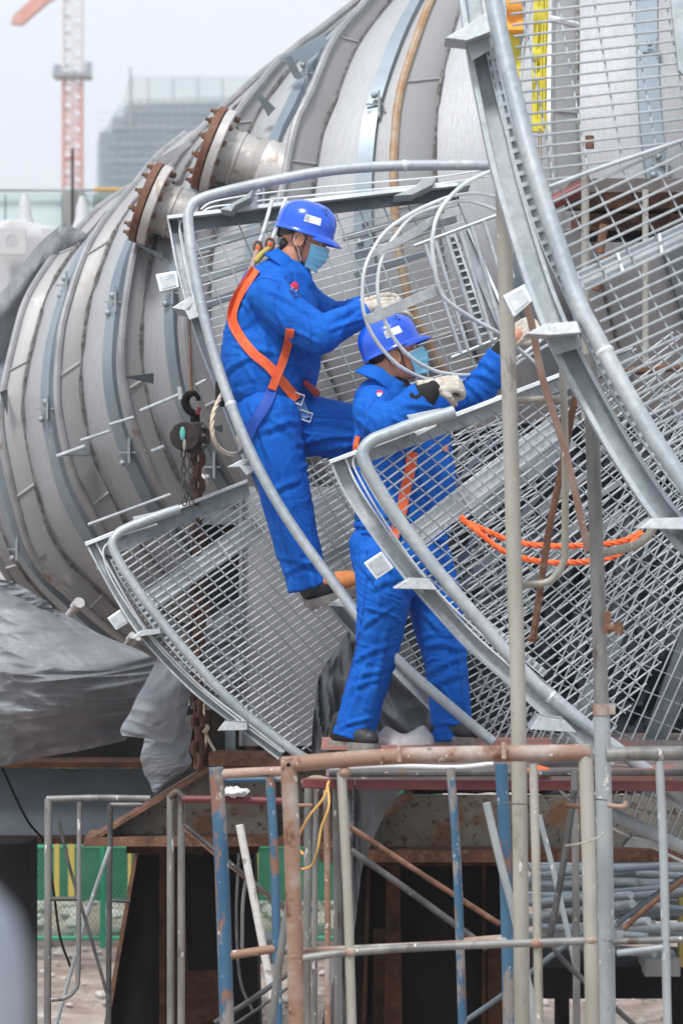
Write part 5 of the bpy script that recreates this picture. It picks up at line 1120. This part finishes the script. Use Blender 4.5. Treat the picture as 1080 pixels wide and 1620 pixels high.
def face_mask(root, T, s):
    rows = []
    for j in range(17):
        v = j/16; z = -.004-.112*v; row = []
        for i in range(19):
            u = i/18*2-1; a = u*R(66); rr = .094+.020*math.sin(math.pi*min(1, v*1.15+.12))**.8*math.cos(u*1.25)-.012*v*v
            pl_ = .0036*math.sin(v*math.pi*2*4.5)*(1-abs(u)**3)+.0015*noise.noise(Vector((u*4, v*7, 0)))
            x = .016+(rr+pl_)*math.cos(a)*.93; y = (.062+.012*(1-v*v)-.018*v)*math.sin(a)*1.18
            row.append(T(x, y, z-.008*abs(u)*(v-.3)*-2))
        rows.append(row)
    back = [[p+(T(0, 0, 0)-T(.0025, 0, 0)) for p in r_] for r_ in rows]; m = MB(); m.grid(rows); m.grid(back); o = mk('face_mask', m, MASK, root, ang=70)
    m = MB(); m.tube([p+(T(.001, 0, 0)-T(0, 0, 0)) for p in rows[0]], .0022*s, 6); mk('mask_edge', m, STICK, o)
    for q in (-1, 1):
        m = MB(); m.tube(cr([T(.046, .070*q, -.012), T(.018, .084*q, .006), T(-.010, .090*q, .022), T(-.024, .090*q, -.005), T(-.005, .086*q, -.032), T(.030, .072*q, -.085)], 5), .0014*s, 6); mk('ear_loop', m, WHITEP, o)
def make_hand(name, root, wrist, d, palm_n, thumb_side, curls, s=1.0, mt=GLOVE, thumb_curl=.5, spread=.06):
    """wrist: point; d: pointing direction; palm_n: direction the palm faces; thumb_side: +1/-1 along d x palm_n"""
    d = Vector(d).normalized(); n = Vector(palm_n); n = (n-d*n.dot(d)).normalized(); w = d.cross(n)*thumb_side
    O = Vector(wrist); m = MB()
    Q = lambda a, b, c: O+(d*a+w*b+n*c)*s
    for b in (-.028, -.010, .010, .027): m.limb([Q(.012, b*.75, 0), Q(.05, b*.95, 0), Q(.088, b, .003)], [.016*s, .0165*s, .013*s], 10)
    m.limb([Q(-.03, 0, 0), Q(.02, 0, 0)], [.026*s, .027*s], 12)
    lens = [(.042, .026, .022), (.046, .029, .023), (.043, .027, .022), (.034, .021, .020)]
    for k, (b, L_) in enumerate(zip((.029, .010, -.009, -.027), lens)):
        a = 0; p = Q(.090, b, .003); pts = [Q(.078, b, .003), p]; cu = curls[k] if isinstance(curls, (list, tuple)) else curls
        dirw = w*(spread*(1.5-k)/1.5)
        for j, l in enumerate(L_):
            a += cu*(1.0, 1.25, .8)[j]; p = p+(d*math.cos(a)+n*math.sin(a)+dirw*math.cos(a))*l*s; pts.append(p)
        pts2 = resample(cr(pts, 4), 12); m.limb(pts2, [(.0122-.0032*i/11+(.0009 if i in (4, 8) else 0))*s for i in range(12)], 9)
    tp = [Q(.020, .022, .006), Q(.048, .046, .014), Q(.048+.030*math.cos(thumb_curl), .054, .014+.034*math.sin(thumb_curl)), Q(.048+.052*math.cos(thumb_curl), .046, .016+.055*math.sin(thumb_curl))]
    tp = resample(cr(tp, 4), 10); m.limb(tp, [(.0165-.0055*i/9)*s for i in range(10)], 9)
    me = remesh(m, .0034, 2); S = Vector(wrist)
    displace(me, lambda p, q: .0011*(1-abs(noise.noise((p-S)*55))*3)+.0004*noise.noise(p*200))
    o = put(name, me, mt, root)
    mm = MB(); rows = []
    for j in range(6):
        a = -.062+.012*j; rr = .031+.0022*(j % 2); rows.append([Q(a, math.cos(t)*rr, math.sin(t)*rr*.86) for t in [2*math.pi*k/24 for k in range(24)]])
    mm.grid(rows, closed=True); mk('glove_cuff', mm, GLOVE, o)
    return o
def boot(root, heel, toe, up, orange=True, lace=False):
    heel, toe = Vector(heel), Vector(toe); d = (toe-heel).normalized(); u = Vector(up); u = (u-d*u.dot(d)).normalized(); l = u.cross(d)
    M3 = Matrix((d, l, u)).transposed(); L_ = (toe-heel).length; Q = lambda a, b, c: heel+d*a*L_+l*b+u*c
    m = MB(); m.limb([Q(.12, 0, .055), Q(.35, 0, .058), Q(.62, 0, .046), Q(.86, 0, .038)], [.042, .045, .042, .036], 16); m.limb([Q(.15, 0, .06), Q(.17, 0, .10)], [.042, .040], 14)
    me = remesh(m, .007, 2); displace(me, lambda p, q: .0015*noise.noise(p*40)); o = put('boot', me, BOOT, root)
    if orange:
        m = MB(); m.limb([Q(.66, 0, .050), Q(.80, 0, .045), Q(.90, 0, .039)], [.0425, .0415, .035], 16); mk('toe_cap', m, BOOTO, o)
        m = MB(); m.limb([Q(.40, -.018, .072), Q(.56, -.016, .060)], [.026, .028], 14); mk('side_panel', m, BOOTO, o)
    rows = []; pr = [(-.005, .030), (.0, .038), (.15, .041), (.35, .036), (.6, .044), (.8, .045), (.95, .034), (1.01, .014)]
    top = [Q(a, w, .024) for a, w in pr]+[Q(a, -w, .024) for a, w in pr[::-1]]; bot = [Q(a, w*1.02, -.012) for a, w in pr]+[Q(a, -w*1.02, -.012) for a, w in pr[::-1]]
    m = MB(); m.grid([top, bot], closed=True); n = len(top); m.add(top, [tuple(range(n))]); m.add(bot, [tuple(range(n))])
    for k in range(9): m.box(Q(.06+k*.105, 0, -.014), (.014, .085, .012), M3)
    mk('sole', m, SOLE, o, smooth=False)
    if not lace: return o
    m = MB()
    for k in range(5): m.tube([Q(.22+.075*k, -.022, .100-.007*k), Q(.24+.075*k, .022, .100-.007*k)], .003, 6)
    mk('laces', m, HAIR, o)
def collar(root, c, M3, r=.072, hgt=.05, open_=True, flare=.018, mt=CLOTH):
    """turned-down shirt collar around the neck; M3 columns forward, left, up"""
    rows = []; N = 41
    for i in range(N):
        a = R(28)+R(304)*i/(N-1); f = math.cos(a); pts = []
        for (dr, dz) in ((.0, -.012), (.002, .012), (.0, hgt*.8), (.004, hgt), (.010, hgt*.96), (.018+flare*.3, hgt*.45), (.024+flare, -.004), (.022+flare, -.008), (.012, hgt*.3)):
            k = 1+ .12*max(0, f); sag = -.030*max(0, f)
            pts.append(Vector(c)+M3 @ Vector(((r+dr)*math.cos(a)*k, (r+dr)*math.sin(a), dz+sag)))
        rows.append(pts)
    m = MB(); m.grid(rows); n = 9; m.add(rows[0], [tuple(range(n))]); m.add(rows[-1], [tuple(range(n))])
    return mk('collar', m, mt, root, ang=50)
# ---------------- upper worker
Y0 = 12.12
U = thing('person', P(500, 960, Y0), 'upper worker in blue coveralls, blue helmet and orange harness, standing on the platform rail', 'person', 'workers in blue coveralls')
q = lambda x, y, d=0.0: P(x, y, Y0+d)
fw = Vector((math.cos(R(17)), -.16, -math.sin(R(17)))); Mh = frame(fw, (.1, 0, 1)); HC = q(480, 381, 0)
hm, TU = make_head(U, HC, Mh, None, .95)
# continuous body under the clothes: head, neck, trunk, arms, legs
hm.limb([q(466, 402), q(452, 432), q(445, 450)], [.056, .058, .07])
hm.limb([q(443, 470), q(432, 540), q(425, 610), q(428, 650)], [.11, .12, .115, .12]); hm.limb([q(428, 466, -.16), q(432, 466, .16)], [.055, .055])
for (pts, r) in ((((q(425, 468, -.17), q(500, 528, -.20), q(572, 496, -.14), q(592, 486, -.12))), [.05, .04, .032, .028]), (((q(450, 465, .17), q(520, 500, .16), q(578, 486, .06), q(590, 482, .04))), [.05, .04, .032, .028]),
                 (((q(428, 660, -.09), q(455, 800, -.1), q(495, 925, -.1))), [.08, .055, .042]), (((q(438, 655, .1), q(572, 682, .02), q(592, 830, .1))), [.08, .055, .042])): hm.limb(list(pts), r)
put('body', remesh(hm, .0065, 2), SKIN, U)
skin = None; head_parts(U, TU, Mh, .95, None); helmet(U, (lambda x, y, z: Vector(HC)+Mh @ (Vector((x+.004, y, z+.010))*.885)), Mh, .885); face_mask(U, TU, .95)
# jacket
j = MB()
j.limb([q(447, 452, 0), q(440, 490, 0), q(428, 545, 0), q(420, 590, 0)], [.125, .158, .168, .158], 20)
j.limb([q(412, 560, -.03), q(420, 600, -.03)], [.16, .155], 18); j.limb([q(462, 480, .02), q(462, 560, .02), q(455, 596, .02)], [.10, .12, .12], 16)
j.limb([q(440, 447, -.13), q(448, 444, .13)], [.062, .062], 14); j.limb([q(415, 455, -.08), q(400, 500, -.06), q(388, 560, -.04)], [.09, .10, .10], 14)
j.limb([q(428, 468, -.16), q(462, 502, -.20), q(500, 527, -.23), q(508, 530, -.23)], [.088, .084, .078, .074], 16)
j.limb([q(505, 530, -.23), q(540, 512, -.19), q(576, 495, -.14)], [.078, .062, .054], 16, True)
j.limb([q(458, 458, .16), q(500, 490, .17), q(530, 505, .14)], [.080, .070, .066], 16); j.limb([q(530, 505, .14), q(576, 486, .06)], [.064, .050], 14, True)
me = remesh(j, .0062, 3)
displace(me, wrinkle([(q(505, 528, -.23), (1, 0, .5), .13, .005, .052), (q(470, 505, -.2), (.6, 0, .8), .10, .007, .06), (q(560, 502, -.16), (1, 0, .3), .09, .007, .036), (q(420, 580), (0, .1, 1), .16, .008, .05),
    (q(480, 560), (.4, 0, 1), .14, .009, .06), (q(395, 520, -.1), (.7, 0, -.7), .14, .006, .07), (q(535, 495, .12), (1, 0, 0), .10, .005, .04)], .0028, 1))
folds(me, [v+(8+(i*7) % 6, 7+(i*5) % 5) for i, v in enumerate([(380,470,412,532),(372,545,440,562),(352,592,402,560),(425,458,500,498),(503,498,522,548),(515,505,560,488),(522,522,575,506),(458,520,502,545),(440,500,470,560),(480,430,500,470),(396,440,384,500),(470,550,488,598),(440,570,482,582),(405,606,382,560),(540,500,572,478),(415,520,420,580),(445,440,470,490),(530,540,560,500)])], 0)
jk = put('jacket', me, CLOTH, U)
m = MB(); wb = []
for t_ in range(40):      # gathered waistband
    a = 2*math.pi*t_/40; wb.append((a,))
rows = []
for k_, (yy, rr) in enumerate(((592, .163), (600, .166), (604, .158), (610, .163), (614, .157), (619, .162), (623, .152))):
    rows.append([q(419, yy)+Vector((math.cos(2*math.pi*i/64)*rr*1.07, math.sin(2*math.pi*i/64)*rr*.93, .004*math.sin(i*1.9+k_)))*1.0 + Vector((0, 0, .0)) for i in range(64)])
m.grid(rows, closed=True); wbo = mk('waistband', m, CLOTH, U)
# trousers
t = MB()
t.limb([q(420, 612), q(426, 650)], [.145, .150], 20); t.limb([q(440, 640, .04), q(450, 660, .05)], [.13, .12], 16)
t.limb([q(424, 660, -.09), q(440, 730, -.1), q(455, 800, -.1), q(468, 855, -.1), q(482, 905, -.1), q(489, 930, -.1)], [.128, .112, .100, .090, .083, .086], 18, True)
t.limb([q(446, 668, .08), q(500, 676, .04), q(556, 684, .02), q(572, 690, .03)], [.128, .122, .112, .104], 18); t.limb([q(575, 690, .03), q(590, 760, .08), q(594, 830, .1)], [.100, .085, .08], 16)
me = remesh(t, .0062, 3)
displace(me, wrinkle([(q(500, 700, 0), (.25, 0, 1), .15, .013, .055), (q(455, 800, -.1), (.2, 0, 1), .13, .008, .06), (q(482, 900, -.1), (.3, 0, 1), .10, .008, .05), (q(450, 655, -.05), (.5, 0, 1), .12, .010, .05), (q(470, 740, -.05), (1, 0, .3), .14, .007, .05), (q(550, 690, -.05), (.1, 0, 1), .14, .005, .05)], .0028, 2))
folds(me, [v+(8+(i*7) % 6, 7+(i*5) % 5) for i, v in enumerate([(395,640,440,760),(430,660,472,702),(470,702,560,690),(480,722,556,706),(500,650,560,656),(490,665,560,673),(420,700,450,860),(455,780,490,900),(440,882,502,900),(450,908,508,885),(430,782,470,760),(408,680,470,668),(480,870,500,930),(480,740,560,722),(395,700,420,790)])], 1)
tr_ = put('trousers', me, CLOTH, U)
collar(U, q(452, 424), frame((.8, -.15, -.6), (.45, 0, 1)), .066, .045)
make_hand('glove', U, q(588, 487, -.13), (1, .10, .12), (.1, .9, -.45), -1, [.35, .5, .6, .7], .98)
make_hand('glove', U, q(584, 480, .06), (1, 0, .25), (0, -.5, -.8), 1, [.5, .5, .6, .6], .95)
boot(U, q(484, 957, -.12), q(572, 930, -.07), (.28, -.1, 1)); boot(U, q(590, 846, .1), q(660, 842, .1), (0, 0, 1))
bvU = bvh_world([jk, tr_, wbo])
strap(bvU, [(404, 425), (384, 455), (371, 480), (367, 505), (378, 530), (400, 558), (424, 578), (438, 594), (456, 615), (470, 632)], 15.5, ORNG, 'harness_strap', U, Y0-.2, stitch=True)
strap(bvU, [(459, 520), (455, 545), (448, 570), (440, 590), (430, 616)], 13.5, ORNG, 'harness_strap', U, Y0-.2, .020, stitch=True)
strap(bvU, [(432, 612), (420, 640), (402, 668), (392, 690)], 17, BLWEB, 'thigh_strap', U, Y0-.1); strap(bvU, [(474, 634), (480, 650), (484, 662)], 14, BLWEBL, 'buckle_webbing', U, Y0-.2, .014)
strap(bvU, [(488, 590), (488, 610), (492, 628)], 10, BLWEB, 'thigh_strap', U, Y0-.1)
m = MB()
for (x, y, w, h_, mt_) in ((468, 630, 12, 8, WHITEP), (482, 658, 11, 7, GALVR)):
    m = MB(); c = hitpx(bvU, x, y, Y0-.15)-Vector((0, .024, 0)); e1 = Vector((.88, 0, -.30)).normalized()*w/F*12*1.0; e2 = Vector((.3, 0, .9)).normalized()*h_/F*12
    m.tube([c+e1+e2, c-e1+e2, c-e1-e2, c+e1-e2], .0042, 8, closed=True); mk('buckle', m, mt_, U)
m = MB(); m.limb([q(354, 610, -.06), q(352, 632, -.06)], [.035, .03], 12); mk('tool_pouch', m, BLKC, U)
m = MB(); m.limb([q(484, 606, -.1), q(500, 622, -.08)], [.012, .016], 10); mk('tool_handle', m, REDL, U)
# harness lanyards behind the neck with rust red hooks
for (x0, y0, x1, y1, x2, y2) in ((430, 318, 418, 360, 410, 384), (452, 314, 440, 350, 430, 380)):
    m = MB(); m.tube(cr([q(x0, y0, .45), q(x1, y1, .2), q(x2, y2, .04)], 6), .008, 8); mk('lanyard', m, GALVR, U)
for (x, y) in ((408, 391), (427, 386)):
    m = MB(); m.tube([q(x, y, 0)+Vector((math.cos(a)*.016, 0, math.sin(a)*.022)) for a in [2*math.pi*k/16 for k in range(16)]], .006, 8, closed=True); mk('snap_hook', m, RUST, U)
    m = MB(); m.ell(q(x, y+1, .0), (.009, .005, .012), None, 8, 6); mk('hook_gate', m, ORNG, U)
m = MB(); m.limb([q(424, 394, -.02), q(414, 402, -.02), q(406, 412, -.03)], [.011, .013, .013], 10); mk('shock_pack', m, YELP, U)
m = MB(); m.limb([q(406, 398, -.01), q(400, 420, -.03), q(390, 440, -.05)], [.010, .012, .008], 10); mk('hook_strap', m, TPINK, U)
# shoulder emblem: red dome, white zigzag, dark base, small dark characters
patch(bvU, [(459, 458), (459, 452), (462, 447), (466, 445), (470, 447), (472, 452), (472, 458)], LOGOR, 'emblem', U, Y0-.2, .003)
patch(bvU, [(459, 452), (461, 452), (462, 456), (464, 451), (466, 451), (467, 456), (469, 452), (471, 453), (471, 459), (468, 461), (466, 458), (463, 461), (460, 458)], LOGOW, 'emblem', U, Y0-.2, .005)
patch(bvU, [(457, 457), (461, 460), (466, 461), (470, 460), (472, 460), (466, 468), (459, 464)], CLOTHD, 'emblem', U, Y0-.2, .004)
for k in range(3): patch(bvU, [(464+k*5, 469-k), (468+k*5, 468-k), (468+k*5, 471-k), (466+k*5, 472-k), (464+k*5, 472-k)], CLOTHD, 'lettering', U, Y0-.2, .004)
for p_ in ([(462, 428), (444, 446), (434, 476), (440, 512), (452, 534)], [(398, 446), (420, 440), (440, 446)], [(548, 478), (552, 496), (556, 514)], [(480, 478), (492, 520), (490, 560), (488, 592)]): seam(bvU, p_, 'jacket_seam', U, Y0-.15)
for p_ in ([(392, 636), (412, 700), (430, 770), (446, 850), (466, 922)], [(404, 640), (420, 668), (428, 690)], [(482, 660), (520, 660), (558, 664)], [(470, 668), (468, 700), (472, 730)]): seam(bvU, p_, 'trouser_seam', U, Y0-.12)
for x, y in ((420, 650), (424, 664)): pass
# ---------------- lower worker
Y1 = 11.78
Lw = thing('person', P(640, 1188, Y1), 'lower worker in blue coveralls and helmet standing on the deck, reaching up through the hoops', 'person', 'workers in blue coveralls')
q = lambda x, y, d=0.0: P(x, y, Y1+d)
fw = Vector((math.cos(R(14)), -.12, math.sin(R(25)))); ML = frame(fw, (-.3, 0, 1)); HL = q(628, 564, 0); s2 = .94
hm, TL = make_head(Lw, HL, ML, None, s2)
hm.limb([q(612, 578), q(604, 604), q(604, 625)], [.056, .058, .07]); hm.limb([q(618, 650), q(632, 720), q(640, 800), q(645, 870)], [.11, .12, .115, .12]); hm.limb([q(592, 648, -.14), q(652, 640, .16)], [.055, .055])
for (pts, r) in (([q(592, 652, -.16), q(625, 668, -.24), q(680, 616, -.28), q(694, 610, -.28)], [.05, .042, .032, .03]), ([q(655, 645, .16), q(745, 622, .02), q(790, 560, -.02), q(818, 530, -.02)], [.05, .042, .032, .028]),
                 ([q(618, 890, -.07), q(598, 1030, -.08), q(556, 1165, -.05)], [.08, .055, .045]), ([q(672, 890, .08), q(700, 1030, .04), q(716, 1165, .05)], [.08, .055, .045])): hm.limb(pts, r)
put('body', remesh(hm, .0065, 2), SKIN, Lw)
head_parts(Lw, TL, ML, s2, None); helmet(Lw, (lambda x, y, z: Vector(HL)+ML @ (Vector((x+.004, y, z+.014))*.885)), ML, .885); face_mask(Lw, TL, s2)
m = MB(); m.limb([q(608, 612, 0), q(620, 626, 0)], [.066, .085], 14); mk('undershirt', m, BLKC, Lw)
j = MB()
j.limb([q(608, 642), q(622, 690), q(632, 740), q(636, 800), q(636, 830)], [.125, .155, .165, .16, .152], 20); j.limb([q(668, 690, .05), q(672, 760, .05), q(668, 820, .03)], [.11, .12, .11], 16)
j.limb([q(590, 636, -.1), q(648, 636, .14)], [.066, .066], 14); j.limb([q(590, 700, -.03), q(596, 800, -.02)], [.08, .08], 14)
j.limb([q(592, 650, -.15), q(604, 668, -.20), q(624, 672, -.24)], [.088, .088, .080], 16); j.limb([q(622, 672, -.24), q(645, 652, -.27), q(672, 628, -.28)], [.080, .072, .070], 16, True)
j.limb([q(655, 645, .14), q(710, 636, .06), q(752, 622, .01)], [.090, .082, .074], 16); j.limb([q(752, 622, .01), q(774, 594, -.01), q(792, 562, -.02)], [.072, .062, .056], 16, True)
me = remesh(j, .0062, 3)
displace(me, wrinkle([(q(625, 670, -.24), (1, 0, .6), .12, .010, .05), (q(650, 645, -.27), (1, 0, .6), .09, .006, .036), (q(750, 622, 0), (1, 0, .6), .12, .010, .046), (q(640, 830), (0, 0, 1), .16, .010, .045), (q(590, 690, -.1), (.5, 0, 1), .12, .008, .06), (q(640, 760, -.1), (.5, 0, 1), .2, .004, .08)], .0028, 3))
folds(me, [v+(8+(i*7) % 6, 7+(i*5) % 5) for i, v in enumerate([(565,660,600,700),(582,640,575,690),(620,660,662,690),(640,640,700,650),(600,692,700,665),(580,760,600,822),(600,720,622,792),(682,730,700,800),(730,600,770,640),(745,590,790,612),(760,570,786,600),(570,822,640,815),(590,700,640,740),(660,740,690,840),(570,720,565,800),(640,760,670,800)])], 2)
jl = put('jacket', me, CLOTH, Lw)
t = MB()
t.limb([q(636, 845), q(640, 885)], [.150, .155], 20); t.limb([q(580, 862, -.02), q(585, 890, -.02)], [.07, .07], 14)
t.limb([q(612, 890, -.06), q(606, 950, -.08), q(597, 1030, -.08), q(576, 1100, -.07), q(563, 1148, -.06), q(558, 1168, -.06)], [.124, .104, .083, .078, .080, .086], 18, True)
t.limb([q(668, 890, .06), q(690, 970, .05), q(704, 1040, .04), q(711, 1110, .04), q(715, 1150, .05), q(716, 1170, .05)], [.122, .104, .086, .079, .080, .084], 18, True)
me = remesh(t, .0062, 3)
displace(me, wrinkle([(q(606, 940, -.1), (.3, 0, 1), .16, .012, .06), (q(598, 1035, -.1), (.2, 0, 1), .13, .010, .055), (q(700, 1050, 0), (.2, 0, 1), .14, .011, .055), (q(570, 1140, -.06), (.4, 0, 1), .10, .008, .05), (q(716, 1150, 0), (.1, 0, 1), .10, .008, .05), (q(660, 900, 0), (.5, 0, 1), .14, .005, .06)], .0028, 4))
folds(me, [v+(8+(i*7) % 6, 7+(i*5) % 5) for i, v in enumerate([(575,962,636,984),(572,998,622,962),(557,1048,618,1019),(561,1071,607,1058),(550,1091,600,1070),(586,933,629,919),(536,1155,589,1134),(582,1034,557,1123),(654,962,700,1005),(672,1019,733,1027),(679,1064,736,1037),(684,1082,732,1066),(697,1080,729,1141),(690,1143,747,1150),(718,1016,729,1087),(600,890,650,940),(610,1000,590,1100),(640,900,690,930),(575,900,600,940)])], 3)
tl = put('trousers', me, CLOTH, Lw)
m = MB(); rows = []
for k_, (yy, rr) in enumerate(((824, .160), (832, .163), (837, .155), (843, .160), (848, .154), (853, .158), (858, .150))):
    rows.append([q(636, yy)+Vector((math.cos(2*math.pi*i/64)*rr*1.16, math.sin(2*math.pi*i/64)*rr*.95, .004*math.sin(i*1.9+k_))) for i in range(64)])
m.grid(rows, closed=True); mk('waistband', m, CLOTH, Lw)
collar(Lw, q(604, 602), frame((.85, -.2, -.35), (.2, 0, 1)), .070, .045)
m = MB(); m.limb([q(660, 634, -.295), q(674, 625, -.30), q(685, 615, -.29)], [.052, .050, .034], 16); mk('sleeve_lining', m, BLKC, Lw)
m = MB(); m.limb([q(786, 568, -.02), q(794, 554, -.02)], [.043, .040], 16); mk('sleeve_lining', m, BLKC, Lw)
make_hand('glove', Lw, q(686, 611, -.285), (.98, 0, .12), (.05, .75, -.65), -1, [1.15, 1.1, 1.15, 1.2], 1.0, thumb_curl=1.1)
make_hand('glove', Lw, q(806, 540, -.02), (.75, 0, .65), (.1, .9, -.3), -1, [.4, .6, .7, .8], 1.0)
boot(Lw, q(528, 1180, -.03), q(594, 1186, -.16), (0, 0, 1), False); boot(Lw, q(688, 1172, .06), q(752, 1176, -.04), (0, 0, 1), False)
bvL = bvh_world([jl, tl])
strap(bvL, [(652, 715), (648, 745), (640, 780), (634, 812), (622, 850)], 17, ORNG, 'harness_strap', Lw, Y1-.2, stitch=True)
strap(bvL, [(566, 690), (562, 706), (564, 716)], 8, ORNG, 'harness_strap', Lw, Y1-.1); strap(bvL, [(700, 712), (708, 706)], 8, ORNG, 'harness_strap', Lw, Y1-.1)
for p_ in ([(596, 628), (580, 650), (574, 680), (580, 700)], [(600, 720), (640, 716), (690, 712)], [(640, 724), (644, 780), (642, 820)]): seam(bvL, p_, 'jacket_seam', Lw, Y1-.15)
for p_ in ([(580, 870), (578, 930), (566, 1010), (546, 1090), (532, 1158)], [(628, 880), (640, 920), (646, 950)], [(618, 985), (604, 1060), (576, 1160)], [(715, 1000), (728, 1080), (738, 1164)], [(606, 868), (596, 900), (588, 925)]): seam(bvL, p_, 'trouser_seam', Lw, Y1-.12)
patch(bvL, [(594, 622), (598, 617), (604, 618), (606, 623), (600, 626)], LOGOR, 'emblem', Lw, Y1-.2, .003); patch(bvL, [(596, 622), (600, 621), (604, 622), (602, 627), (597, 627)], LOGOW, 'emblem', Lw, Y1-.2, .005)
# ------------------------------------------------------------------ the misty air
hz = MB(); x0, x1, ya, yb, z0, z1 = -1000, 1000, -8, 620, GZ-1.6, 75
hz.add([(x0, ya, z0), (x1, ya, z0), (x1, yb, z0), (x0, yb, z0), (x0, ya, z1), (x1, ya, z1), (x1, yb, z1), (x0, yb, z1)], [(0, 1, 2, 3), (4, 5, 6, 7), (0, 1, 5, 4), (1, 2, 6, 5), (2, 3, 7, 6), (3, 0, 4, 7)])
HZ = bpy.data.materials.new('haze_air'); HZ.use_nodes = True; HZ.node_tree.nodes.clear()
vo = HZ.node_tree.nodes.new('ShaderNodeOutputMaterial'); pv = HZ.node_tree.nodes.new('ShaderNodeVolumePrincipled'); pv.inputs['Color'].default_value = (.93, .96, 1, 1); pv.inputs['Density'].default_value = .0010; pv.inputs['Anisotropy'].default_value = .2
HZ.node_tree.links.new(pv.outputs[0], vo.inputs['Volume'])
USE_HAZE = True
if USE_HAZE:
    ho = mk('haze', hz, HZ, smooth=False); struct(ho, 'stuff', 'thin pale mist that fades the crane and the tower block')
